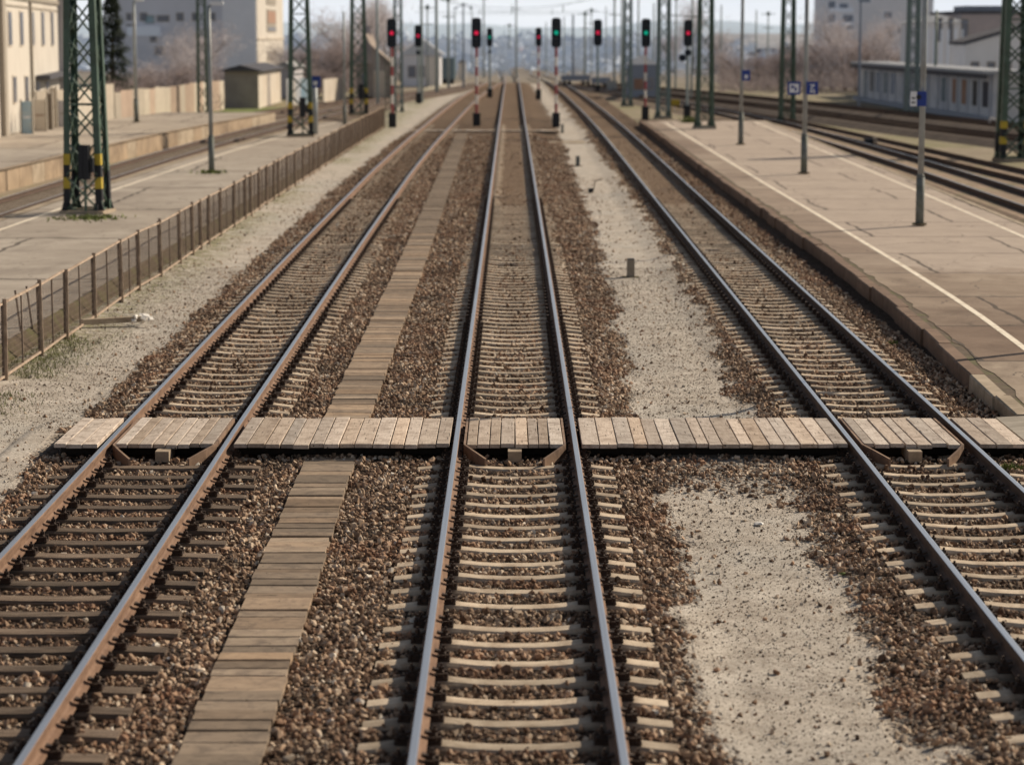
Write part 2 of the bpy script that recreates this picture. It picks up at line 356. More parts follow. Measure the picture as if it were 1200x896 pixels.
M['tank'] = basic('dark_teal', (0.055, 0.09, 0.1), 0.2, 1, 0.8, haze_glow=(0.02, 0.022, 0.026))
M['bark'] = basic('bark', (0.115, 0.09, 0.075), 0.3, 4, 0.95)
M['twig'] = basic('twigs_brown', (0.4, 0.315, 0.28), 0.25, 1, 0.95, haze_glow=(0.04, 0.035, 0.034))
M['twig_grey'] = basic('twigs_grey', (0.55, 0.49, 0.47), 0.25, 1, 0.95, haze_glow=(0.055, 0.05, 0.05))
M['needle'] = basic('needles', (0.045, 0.06, 0.035), 0.4, 3, 0.9)
M['shrub'] = basic('shrub_green', (0.17, 0.2, 0.065), 0.35, 3, 0.9)
M['grass'] = basic('grass_blade', (0.15, 0.165, 0.06), 0.35, 3, 0.9)
M['haze_a'] = basic('hazy_blue', (0.42, 0.5, 0.58), 0.12, 0.02, 1.0, bump=0, spec=0, haze_glow=(0.085, 0.1, 0.122))  # pale bluish tints: distance haze put into the colour
M['haze_b'] = basic('hazy_slate', (0.48, 0.55, 0.62), 0.2, 0.05, 1.0, bump=0, spec=0, haze_glow=(0.085, 0.1, 0.122))
M['haze_c'] = basic('hazy_lilac', (0.52, 0.56, 0.62), 0.2, 0.08, 1.0, bump=0, spec=0, haze_glow=(0.085, 0.1, 0.122))
M['haze_house'] = basic('hazy_house', (0.55, 0.56, 0.6), 0.1, 0.2, 1.0, bump=0, spec=0, haze_glow=(0.085, 0.1, 0.122))
M['haze_roof'] = basic('hazy_roof', (0.6, 0.5, 0.53), 0.1, 0.2, 1.0, bump=0, spec=0, haze_glow=(0.085, 0.1, 0.122))
M['haze_dark'] = basic('hazy_dark', (0.13, 0.145, 0.175), 0.2, 0.2, 1.0, bump=0, spec=0, haze_glow=(0.03, 0.034, 0.042))

# ------------------------------------------------------------------ mesh builder
class MB:
    def __init__(s): s.v = []; s.f = []; s.mi = []
    def add(s, vs, fs, mi=0):
        o = len(s.v); s.v += [tuple(v) for v in vs]; s.f += [tuple(i + o for i in f) for f in fs]; s.mi += [mi] * len(fs)
        return s
    def box(s, c, d, mi=0, rot=None):
        x, y, z = d[0] / 2, d[1] / 2, d[2] / 2
        vs = [Vector((a * x, b * y, e * z)) for e in (-1, 1) for b in (-1, 1) for a in (-1, 1)]
        if rot is not None: vs = [rot @ v for v in vs]
        c = Vector(c); vs = [v + c for v in vs]
        return s.add(vs, [(0, 2, 3, 1), (4, 5, 7, 6), (0, 1, 5, 4), (2, 6, 7, 3), (0, 4, 6, 2), (1, 3, 7, 5)], mi)
    def bbox(s, a, b, mi=0):
        a, b = Vector(a), Vector(b); return s.box((a + b) / 2, b - a, mi)
    def bar(s, a, b, wx, wy=None, mi=0, up=Vector((0, 0, 1))):
        a, b = Vector(a), Vector(b); d = b - a; L = d.length
        if L < 1e-6: return s
        d.normalize(); wy = wy or wx
        if abs(d.dot(up)) > 0.98: up = Vector((1, 0, 0))
        x = d.cross(up).normalized(); y = x.cross(d).normalized()
        vs = [p + x * (i * wx / 2) + y * (j * wy / 2) for p in (a, b) for i, j in ((-1, -1), (1, -1), (1, 1), (-1, 1))]
        return s.add(vs, [(0, 3, 2, 1), (4, 5, 6, 7), (0, 1, 5, 4), (1, 2, 6, 5), (2, 3, 7, 6), (3, 0, 4, 7)], mi)
    def tube(s, a, b, r0, r1=None, n=8, mi=0, caps=True):
        a, b = Vector(a), Vector(b); d = (b - a)
        if d.length < 1e-6: return s
        d.normalize(); r1 = r0 if r1 is None else r1
        up = Vector((0, 0, 1)) if abs(d.z) < 0.95 else Vector((1, 0, 0))
        x = d.cross(up).normalized(); y = x.cross(d).normalized()
        vs = []
        for p, r in ((a, r0), (b, r1)):
            for k in range(n):
                t = 2 * math.pi * k / n; vs.append(p + x * (r * math.cos(t)) + y * (r * math.sin(t)))
        fs = [(k, (k + 1) % n, n + (k + 1) % n, n + k) for k in range(n)]
        if caps: fs += [tuple(range(n - 1, -1, -1)), tuple(range(n, 2 * n))]
        return s.add(vs, fs, mi)
    def prism(s, poly, z0, z1, mi=0):
        n = len(poly); vs = [(x, y, z0) for x, y in poly] + [(x, y, z1) for x, y in poly]
        fs = [(k, (k + 1) % n, n + (k + 1) % n, n + k) for k in range(n)] + [tuple(range(n - 1, -1, -1)), tuple(range(n, 2 * n))]
        return s.add(vs, fs, mi)
    def mesh(s, name, mats, smooth=False):
        me = bpy.data.meshes.new(name); me.from_pydata(s.v, [], s.f)
        for m in (mats if isinstance(mats, (list, tuple)) else [mats]): me.materials.append(m)
        if any(s.mi): me.polygons.foreach_set('material_index', s.mi)
        if smooth: me.polygons.foreach_set('use_smooth', [True] * len(me.polygons))
        me.update(); return me
    def build(s, name, mats, parent=None, smooth=False, loc=None):
        o = bpy.data.objects.new(name, s.mesh(name, mats, smooth)); COL.objects.link(o)
        if parent is not None: o.parent = parent
        if loc is not None: o.location = loc
        return o

def tag(o, label=None, cat=None, group=None, kind=None):
    if label: o['label'] = label
    if cat: o['category'] = cat
    if group: o['group'] = group
    if kind: o['kind'] = kind
    return o
def thing(name, label, cat, loc=(0, 0, 0), rz=0.0, group=None):
    o = bpy.data.objects.new(name, None); COL.objects.link(o); o.location = loc; o.rotation_euler = (0, 0, rz)
    o.empty_display_size = 0.3
    return tag(o, label, cat, group)
def place(name, me, parent=None, loc=(0, 0, 0), rot=(0, 0, 0), scale=(1, 1, 1)):
    o = bpy.data.objects.new(name, me); COL.objects.link(o); o.parent = parent
    o.location = loc; o.rotation_euler = rot; o.scale = scale; return o
def copy_tree(o, parent=None):
    c = o.copy(); COL.objects.link(c); c.parent = parent
    for ch in o.children: copy_tree(ch, c)
    return c

# ------------------------------------------------------------------ value noise (numpy)
_tab = np.random.rand(512, 512)
def vn(x, y, s, o=0):
    x = np.asarray(x, float) * s + 37.3 * o + 200; y = np.asarray(y, float) * s + 91.7 * o + 200
    xi = np.floor(x).astype(int); yi = np.floor(y).astype(int); fx = x - xi; fy = y - yi
    fx = fx * fx * (3 - 2 * fx); fy = fy * fy * (3 - 2 * fy)
    g = lambda i, j: _tab[i % 512, j % 512]
    return (g(xi, yi) * (1 - fx) + g(xi + 1, yi) * fx) * (1 - fy) + (g(xi, yi + 1) * (1 - fx) + g(xi + 1, yi + 1) * fx) * fy
def fbm(x, y, s, o=0): return vn(x, y, s, o) * 0.55 + vn(x, y, s * 2.1, o + 1) * 0.28 + vn(x, y, s * 4.3, o + 2) * 0.17
def interp(y, pts):
    p = np.array(pts); return np.interp(y, p[:, 0], p[:, 1])

# ------------------------------------------------------------------ plan of the tracks:  (Y, X)
LT = [(5, -4.18), (16, -4.24), (30, -4.36), (60, -4.48), (90, -4.52), (115, -4.38), (130, -4.22), (150, -4.02), (178, -3.7), (205, -3.2), (235, -2.4), (265, -1.4), (300, -0.4)]
CT = [(5, 0.045), (60, 0.045), (130, 0.02), (300, 0.0), (420, -1.5)]
RT = [(5, 4.95), (20, 4.99), (31, 5.06), (75, 5.24), (105, 5.38), (130, 5.46), (160, 5.45), (200, 5.25), (240, 4.9), (270, 4.2), (310, 2.6)]
L1 = [(35, -16.0), (60, -15.7), (75, -15.45), (95, -15.15), (115, -14.6), (130, -13.9), (142, -13.1), (160, -12.0), (180, -10.6), (200, -8.7), (220, -6.5), (245, -4.0), (270, -2.0)]
L2 = [(118, -19.5), (130, -19.2), (145, -18.1), (164, -16.0), (180, -13.9), (200, -10.8), (222, -7.4)]
T4 = [(40, 16.1), (60, 16.1), (77, 16.15), (91, 16.2), (111, 15.95), (137, 15.4), (155, 14.3), (175, 12.6), (195, 10.6), (220, 7.8), (250, 4.8)]
T5 = [(60, 20.6), (75, 19.9), (90, 19.2), (105, 18.6), (120, 17.9), (138, 17.0), (155, 15.6), (175, 13.4)]
T6 = [(92, 29.0), (105, 27.2), (118, 25.2), (130, 23.2), (148, 20.9), (167, 18.6), (190, 15.0), (215, 10.8), (245, 6.0)]
T7 = [(105, 33.5), (118, 31.0), (130, 28.8), (150, 26.1), (170, 23.3), (190, 20.4), (215, 16.0), (250, 9.0)]
KERB = [(31.6, 6.86), (36, 6.9), (38.5, 7.0), (41, 7.1), (44.2, 7.18), (50.5, 7.25), (65, 7.28), (79, 7.27), (139, 7.47)]
FENCE = [(15, -8.12), (37, -8.0), (56, -7.9), (76, -7.85), (137, -7.43)]
WALK = [(5, -2.1), (16.5, -2.17), (29.5, -2.3), (56, -2.35), (90, -2.5), (123, -2.68)]
BAL_L = [(5, -5.8), (26, -5.9), (34, -6.0), (42, -6.1), (63, -6.2), (90, -6.2), (129, -5.8), (180, -5.2), (260, -3)]
BAL_M = [(5, 1.5), (17, 1.52), (22, 1.6), (28, 1.85), (34, 1.72), (42, 1.92), (72, 2.3), (138, 2.6), (260, 2)]
BAL_R = [(5, 3.3), (17, 3.32), (22, 3.2), (27, 3.55), (34, 3.44), (42, 3.7), (72, 4.0), (138, 4.0), (260, 3.5)]

def bed_height(x, y):
    x = np.asarray(x, float); y = np.asarray(y, float)
    base = -0.375 + 0.03 * fbm(x, y, 0.5, 3) + 0.012 * fbm(x, y, 3.0, 5)
    l = interp(y, LT); c = interp(y, CT); r = interp(y, RT)
    h = base
    for t in (l, c, r):
        d = np.abs(x - t); b = np.where(d < 1.28, -0.245, -0.245 - (d - 1.28) * 0.2); h = np.maximum(h, b)
    mid = (x > l) & (x < c); h = np.where(mid, np.maximum(h, -0.262 + 0.02 * fbm(x, y, 1.2, 8)), h)
    dk = np.clip(1.6 - np.abs(y - 30.1) / 1.9, 0, 1); h = np.where((x > l - 2.2), np.maximum(h, base * (1 - dk) + (-0.225 + 0.025 * fbm(x, y, 1.7, 19)) * dk), h)
    kx = interp(y, KERB); kr = np.clip((x - kx + 0.75) / 0.7, 0, 1); h = np.maximum(h, base * (1 - kr) + (-0.235 + 0.03 * fbm(x, y, 1.5, 17)) * kr)
    fx = interp(y, FENCE); rise = np.clip((-6.6 - x) / 1.6, 0, 1); h = np.maximum(h, base * (1 - rise) + (-0.30) * rise)
    return h
def bal_mask(x, y):
    """how much of the ground is ballast (0..1), noisy edges"""
    x = np.asarray(x, float); y = np.asarray(y, float)
    nz = (fbm(x, y, 0.9, 11) - 0.5) * 0.9 + (fbm(x, y, 4.0, 13) - 0.5) * 0.35
    a = np.minimum(x - interp(y, BAL_L), interp(y, BAL_M) - x) + nz * 0.7
    b = (x - interp(y, BAL_R)) + nz * 0.8
    s = 1.1 - np.abs(y - 28.5) / 1.25 + nz * 1.5      # stones pushed over the sand in front of the deck
    s = np.where((x > 1) & (x < 4) & (y < 29.4), np.clip(s * 0.9, 0, 1) * 0.49, 0)
    return np.maximum(np.clip(np.maximum(a, b) / 0.2 + 0.5, 0, 1), s)

# ------------------------------------------------------------------ the ground
gm = MB(); far = 9000
gm.add([(-far, -60, -0.46), (far, -60, -0.46), (far, far, -0.46), (-far, far, -0.46)], [(0, 1, 2, 3)])
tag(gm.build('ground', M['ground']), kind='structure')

xs = np.concatenate([np.arange(-8.7, 7.65, 0.12)])
ys = np.concatenate([np.arange(9, 62, 0.16), np.arange(62, 262, 0.8)])
XX, YY = np.meshgrid(xs, ys)
HH = bed_height(XX, YY)
rightlim = interp(YY, KERB) + 0.1
me = bpy.data.meshes.new('trackbed')
nv = XX.size; nx = len(xs); ny = len(ys)
me.vertices.add(nv); me.vertices.foreach_set('co', np.stack([XX, YY, HH], -1).ravel())
ii = (np.arange(ny - 1)[:, None] * nx + np.arange(nx - 1)[None, :]).ravel()
q = np.stack([ii, ii + 1, ii + nx + 1, ii + nx], -1)
me.loops.add(q.size); me.loops.foreach_set('vertex_index', q.ravel().astype(np.int32))
me.polygons.add(len(q)); me.polygons.foreach_set('loop_start', (np.arange(len(q)) * 4).astype(np.int32))
me.polygons.foreach_set('use_smooth', np.ones(len(q), bool))
me.update()
def pattr(name, arr):
    a = me.attributes.new(name, 'FLOAT', 'POINT'); a.data.foreach_set('value', arr.astype(np.float32).ravel())
pattr('ballast', bal_mask(XX, YY))
fx = interp(YY, FENCE)
gr = np.clip(1.0 - (XX - fx - 0.1) / (0.7 + 0.7 * fbm(XX, YY, 0.25, 21)), 0, 1) * np.clip((fbm(XX, YY, 0.22, 25) - 0.36) * 6, 0, 1)
gr = np.maximum(gr, np.clip(1 - np.abs(XX + 7.3) / 1.0, 0, 1) * (YY > 95) * np.clip((fbm(XX, YY, 0.2, 26) - 0.4) * 5, 0, 1))
pattr('grass', gr)
dirt = np.clip((YY - 55) / 25, 0, 1) * (0.35 + 0.5 * fbm(XX, YY, 0.4, 31))
dirt = np.maximum(dirt, np.clip((YY - 60) / 18, 0, 1) * np.where((np.abs(XX - interp(YY, CT)) < 0.68) | (np.abs(XX - interp(YY, RT)) < 0.68), 1.0, 0))
dirt = np.maximum(dirt, np.clip((YY - 100) / 60, 0, 0.9))
pattr('dirt', dirt)
me.materials.append(M['trackbed'])
tb = bpy.data.objects.new('trackbed', me); COL.objects.link(tb); tag(tb, kind='structure')

# ------------------------------------------------------------------ rails and sleepers
PROF = [(0.0, -0.165), (0.072, -0.165), (0.074, -0.152), (0.03, -0.138), (0.010, -0.122), (0.009, -0.055), (0.034, -0.042), (0.0365, -0.012), (0.030, -0.002), (0.020, 0.0)]
PROF = PROF + [(-x, z) for x, z in PROF[::-1] if x > 0]
def path_pts(path, y0, y1, step):
    n = max(2, int((y1 - y0) / step)); yy = np.linspace(y0, y1, n + 1)
    # smooth the polyline
    xx = interp(yy, path)
    sm = np.mean([interp(np.clip(yy + d, path[0][0], path[-1][0]), path) + 0 for d in (-6, -3, 0, 3, 6)], axis=0)
    m = (yy > path[0][0] + 7) & (yy < path[-1][0] - 7) & (yy > 50)
    xx = np.where(m, sm, xx)
    return xx, yy
def rail_mb(path, off, y0, y1, step=2.5, dz=0.0):
    xx, yy = path_pts(path, y0, y1, step); mb = MB(); n = len(PROF)
    tx = np.gradient(xx, yy)
    for x, y, t in zip(xx, yy, tx):
        L = math.hypot(1, t); nxx, nyy = 1 / L, -t / L
        for px, pz in PROF:
            mb.v.append((x + nxx * (px + off), y + nyy * (px + off), pz + dz))
    top = [k for k in range(n) if PROF[k][1] > -0.003 and PROF[(k + 1) % n][1] > -0.003]
    for i in range(len(xx) - 1):
        for k in range(n):
            a = i * n + k; b = i * n + (k + 1) % n
            mb.f.append((a, b, b + n, a + n)); mb.mi.append(1 if k in top else 0)
    return mb

def sleeper_mesh(kind, seed):
    rnd = random.Random(seed); mb = MB()
    if kind == 'conc':
        prof = [(-1.21, -.222), (-1.05, -.205), (-0.93, -.188), (-0.6, -.182), (-0.5, -.192), (-0.35, -.208), (-0.15, -.218), (0.15, -.218), (0.35, -.208), (0.5, -.192), (0.6, -.182), (0.93, -.188), (1.05, -.205), (1.21, -.222)]
        wt, wb = 0.098, 0.14
    else:
        prof = [(-1.25 + rnd.uniform(-.05, .03), -.2), (-0.9, -.188), (-0.6, -.19), (-0.3, -.198), (0, -.2), (0.3, -.198), (0.6, -.19), (0.9, -.188), (1.25 + rnd.uniform(-.03, .05), -.2)]
        wt, wb = 0.105, 0.125
    rows = []
    for x, z in prof:
        k = rnd.uniform(-.004, .004); w = wt + (rnd.uniform(-.008, .008) if kind == 'wood' else 0)
        nar = 1.0 if abs(x) > 0.5 or kind == 'wood' else 0.9
        rows.append([(x, -wb * nar, z - .16), (x, -w * nar - .012, z - .03 + k), (x, -w * nar + .008, z - .004), (x, -w * 0.4, z + k), (x, w * 0.4, z - k), (x, w * nar - .008, z - .004), (x, w * nar + .012, z - .03 + k), (x, wb * nar, z - .16)])
    n = 8
    for r in rows: mb.v += r
    for i in range(len(rows) - 1):
        for k in range(n):
            a = i * n + k; b = i * n + (k + 1) % n; mb.f.append((a, a + n, b + n, b)); mb.mi.append(0)
    mb.f.append(tuple(range(n))); mb.mi.append(0); mb.f.append(tuple(range(len(rows) * n - 1, len(rows) * n - n - 1, -1))); mb.mi.append(0)
    return mb.mesh('sleeper', M['conc_sl'] if kind == 'conc' else M['wood_sl'])
SL = {'conc': [sleeper_mesh('conc', i) for i in range(4)], 'wood': [sleeper_mesh('wood', 50 + i) for i in range(7)]}
def fast_mesh():
    mb = MB()
    mb.box((0, 0, -0.176), (0.36, 0.16, 0.018))
    for s in (-1, 1):
        mb.box((s * 0.115, 0, -0.15), (0.055, 0.12, 0.035))
        mb.box((s * 0.095, 0, -0.118), (0.1, 0.06, 0.022), rot=Matrix.Rotation(s * 0.35, 3, 'Y'))
        mb.tube((s * 0.122, 0, -0.15), (s * 0.124, 0, -0.055), 0.012, n=6)
        mb.tube((s * 0.122, 0, -0.108), (s * 0.124, 0, -0.08), 0.026, n=6)
        for e in (-1, 1): mb.tube((s * 0.16, e * 0.055, -0.17), (s * 0.16, e * 0.055, -0.125), 0.018, n=6)
    return mb.mesh('rail_fastening', M['clip'])
FAST = fast_mesh()
SLEEP_POS = {}
def railway(path, y0, y1, label, key, kinds, railmat, first, n_parts=100, n_fast=48, spacing=0.6, gap_at=None, stop=150, dz=0):
    t = thing('railway_track', label, 'railway track', (0, 0, 0), 0, 'railway tracks of the station')
    for off in (-0.752, 0.752):
        rail_mb(path, off, y0, y1, 2.0, dz).build('rail', [M[railmat], M['rail_top']], t)
    y = first; k = 0; pos = []; rest = MB(); restf = MB()
    rnd = random.Random(len(label))
    while y < stop:
        x = float(interp(y, path)); kind = kinds(y)
        yy = y + rnd.uniform(-.015, .015); rz = rnd.uniform(-.008, .008) + (rnd.uniform(-.012, .012) if kind == 'wood' else 0)
        me_ = rnd.choice(SL[kind]); z = rnd.uniform(-.006, .003) - (0.02 if y > 60 else 0) + dz
        if k < n_parts:
            o = place('sleeper', me_, t, (x, yy, z), (0, 0, rz))
            if kind == 'wood': o['label'] = 'dark weathered timber sleeper'
            if k < n_fast:
                for s in (-0.752, 0.752): place('rail_fastening', FAST, o, (s, 0, 0))
        else:
            rest.add([(v.co.x + x, v.co.y + yy, v.co.z + z - 0.02) for v in me_.vertices], [tuple(p.vertices) for p in me_.polygons])
        if k >= n_fast and y < 75:
            for s in (-0.752, 0.752):
                for e in (-1, 1): restf.box((x + s + e * 0.12, yy, -0.12 + dz), (0.07, 0.1, 0.1))
        pos.append((yy, x)); y += spacing; k += 1
        if gap_at and abs(y - gap_at) < spacing / 2: y += 0.26
    if rest.v: tag(rest.build('sleeper', M['conc_sl'], t), kind='stuff')
    if restf.v: tag(restf.build('rail_fastening', M['clip'], t), kind='stuff')
    SLEEP_POS[key] = np.array(pos)
    return t
railway(LT, 8, 262, 'left railway track with rust orange rails, dark timber sleepers in front of the boardwalk', 'L', lambda y: 'wood' if y < 28.6 else 'conc', 'rust', 14.9, n_parts=100, spacing=0.62, stop=140)
railway(CT, 8, 400, 'middle railway track running straight away between two pale concrete sleeper rows', 'C', lambda y: 'conc', 'rust', 14.75, gap_at=21.3, spacing=0.59, stop=140)
railway(RT, 8, 300, 'right railway track with dark rails beside the brown platform kerb', 'R', lambda y: 'conc', 'rust_dark_shaded', 14.9, spacing=0.6, stop=140)

# ------------------------------------------------------------------ ballast stones (uncountable)
def hull_stone(seed):
    rnd = random.Random(seed); bm = bmesh.new()
    sx, sy, sz = rnd.uniform(.75, 1.25), rnd.uniform(.65, 1.0), rnd.uniform(.5, .85)
    for _ in range(13):
        v = Vector((rnd.gauss(0, 1), rnd.gauss(0, 1), rnd.gauss(0, 1))).normalized() * rnd.uniform(.8, 1.1)
        bm.verts.new((v.x * sx, v.y * sy, v.z * sz))
    r = bmesh.ops.convex_hull(bm, input=bm.verts)
    bmesh.ops.delete(bm, geom=[e for e in r['geom_interior'] if isinstance(e, bmesh.types.BMVert)], context='VERTS')
    me_ = bpy.data.meshes.new('stone'); bm.to_mesh(me_); bm.free(); me_.materials.append(M['stone']); return me_
stones = bpy.data.collections.new('stone_shapes')
for i in range(10): stones.objects.link(bpy.data.objects.new('stone_shape', hull_stone(100 + i)))
pebs = bpy.data.collections.new('pebble_shapes')
def pebble_mat():
    n = N('pebble'); col = n.ramp(n.rand(), [(0, (0.09, 0.066, 0.048)), (0.3, (0.24, 0.195, 0.155)), (0.6, (0.4, 0.345, 0.285)), (0.9, (0.56, 0.51, 0.44)), (1, (0.72, 0.68, 0.6))])
    return n.done(col, 0.9, 0, .25)
M['pebble'] = pebble_mat()
for i in range(10):
    q_ = hull_stone(200 + i); q_.materials.clear(); q_.materials.append(M['pebble']); pebs.objects.link(bpy.data.objects.new('pebble_shape', q_))
def scatter_group(coll):
    ng = bpy.data.node_groups.new('scatter_stones', 'GeometryNodeTree')
    ng.interface.new_socket('Geometry', in_out='INPUT', socket_type='NodeSocketGeometry')
    ng.interface.new_socket('Geometry', in_out='OUTPUT', socket_type='NodeSocketGeometry')
    gi = ng.nodes.new('NodeGroupInput'); go = ng.nodes.new('NodeGroupOutput')
    ip = ng.nodes.new('GeometryNodeInstanceOnPoints'); ci = ng.nodes.new('GeometryNodeCollectionInfo')
    ci.inputs['Collection'].default_value = coll; ci.inputs['Separate Children'].default_value = True; ci.inputs['Reset Children'].default_value = True
    def na(name, t):
        n = ng.nodes.new('GeometryNodeInputNamedAttribute'); n.data_type = t; n.inputs['Name'].default_value = name; return n.outputs['Attribute']
    L = ng.links.new
    L(gi.outputs[0], ip.inputs['Points']); L(ci.outputs[0], ip.inputs['Instance']); ip.inputs['Pick Instance'].default_value = True
    L(na('idx', 'INT'), ip.inputs['Instance Index']); L(na('rot', 'FLOAT_VECTOR'), ip.inputs['Rotation']); L(na('scl', 'FLOAT_VECTOR'), ip.inputs['Scale'])
    L(ip.outputs[0], go.inputs[0]); return ng
NG = scatter_group(stones); NGP = scatter_group(pebs)
def scatter(name, P, S_, rng, ng=None, dark=None):
    n = len(P); me_ = bpy.data.meshes.new(name); me_.vertices.add(n); me_.vertices.foreach_set('co', P.astype(np.float32).ravel())
    a = me_.attributes.new('idx', 'INT', 'POINT'); a.data.foreach_set('value', rng.integers(0, 10, n).astype(np.int32))
    a = me_.attributes.new('rot', 'FLOAT_VECTOR', 'POINT'); a.data.foreach_set('vector', (rng.random((n, 3)) * 6.283).astype(np.float32).ravel())
    a = me_.attributes.new('scl', 'FLOAT_VECTOR', 'POINT'); a.data.foreach_set('vector', np.repeat(S_[:, None], 3, 1).astype(np.float32).ravel())
    if dark is not None: a = me_.attributes.new('dark', 'FLOAT', 'POINT'); a.data.foreach_set('value', dark.astype(np.float32))
    o = bpy.data.objects.new(name, me_); COL.objects.link(o)
    m = o.modifiers.new('scatter', 'NODES'); m.node_group = ng or NG
    return o
rng = np.random.default_rng(5)
def cand(n, x0, x1, y0, y1): return rng.uniform(x0, x1, n), rng.uniform(y0, y1, n)
PX, PY, PS = [], [], []
for (y0, y1, dens, s0) in ((13.5, 24, 430, .0243), (24, 40, 420, .0243), (40, 53, 360, .0235), (53, 84, 200, .028), (84, 125, 60, .034)):
    n = int(dens * (y1 - y0) * 13.8); x, y = cand(n, -7.0, 6.95, y0, y1)
    m = bal_mask(x, y); edge = rng.random(n) < np.where(m >= 0.5, 1.0, m * 1.35)
    keep = edge & (x < interp(y, KERB) - 0.02)
    for key, path in (('L', LT), ('C', CT), ('R', RT)):
        sp = SLEEP_POS[key]; d = np.abs(x - interp(y, path))
        j = np.clip(np.searchsorted(sp[:, 0], y), 1, len(sp) - 1)
        dy = np.minimum(np.abs(y - sp[j, 0]), np.abs(y - sp[j - 1, 0]))
        on = (d < 1.24) & (dy < 0.128)
        spill = (rng.random(n) < (0.14 if key == 'L' else (0.05 if y0 < 40 else 0.012))) & (d > 0.88)
        spill |= (rng.random(n) < (0.025 if y0 < 40 else 0.004))
        keep &= ~on | spill
        keep &= ~((d > 0.63) & (d < 0.87) & (rng.random(n) < 0.35))
        if y0 >= 53: keep &= ~((d < 0.66) & (rng.random(n) < np.clip((y - 50) / 12, 0, .95) * (1.0 if key != 'L' else .6)))
    keep &= ~((np.abs(x - interp(y, WALK)) < 0.325) & ((y < 29.0) | (y > 31.2)))
    keep &= ~((y > 29.3) & (y < 31.0))
    x, y = x[keep], y[keep]; PX.append(x); PY.append(y); PS.append(s0 * np.exp(np.minimum(rng.normal(0, .36, len(x)), .75)))
# stray stones on the sand
n = 30000; x, y = cand(n, -7.9, 4.2, 13.5, 90)
da = np.minimum(np.abs(x - interp(y, BAL_L)), np.minimum(np.abs(x - interp(y, BAL_M)), np.abs(x - interp(y, BAL_R))))
k = (bal_mask(x, y) < 0.5) & (rng.random(n) < np.exp(-da / 0.5) * 0.95 + 0.075 + 0.22 * np.exp(-np.abs(x - interp(y, FENCE) - 0.25) / .25))
x, y = x[k], y[k]; PX.append(x); PY.append(y); PS.append(np.minimum(.0175 * np.exp(rng.normal(0, .5, len(x))), .04))
PX, PY, PS = map(np.concatenate, (PX, PY, PS))
PZ = bed_height(PX, PY) + PS * rng.uniform(-0.1, 0.75, len(PX)) + np.where((np.abs(PX - interp(PY, LT)) < 1.5) & (PY < 29), -.004, 0)
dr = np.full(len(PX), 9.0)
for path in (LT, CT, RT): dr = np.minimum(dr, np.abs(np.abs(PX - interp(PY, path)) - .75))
oil_shade = np.clip(1.15 - dr / .26, 0, 1) * (.45 + .75 * fbm(PX, PY, .35, 61))  # darker stones by the rails: rail shadow put into the colour, plus oil
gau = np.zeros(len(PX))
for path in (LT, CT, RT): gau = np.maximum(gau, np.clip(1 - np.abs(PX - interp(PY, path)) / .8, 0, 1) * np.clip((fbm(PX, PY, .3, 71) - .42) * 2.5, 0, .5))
bal = scatter('ballast', np.stack([PX, PY, PZ], -1), PS, rng, None, np.clip(oil_shade + gau, 0, 1)); tag(bal, kind='stuff')
# fine grit on the sand strips
n = 330000; x, y = cand(n, -7.9, 4.2, 14, 55); k = (bal_mask(x, y) < 0.5) & (x < interp(y, BAL_R) + .2) & (rng.random(n) < 0.75)
k &= ~((y > 28.8) & (y < 31.1)); x, y = x[k], y[k]; sz = .0066 * np.exp(rng.normal(0, .5, len(x)))
tag(scatter('grit', np.stack([x, y, bed_height(x, y) + sz * .3], -1), sz, rng, NGP), kind='stuff')

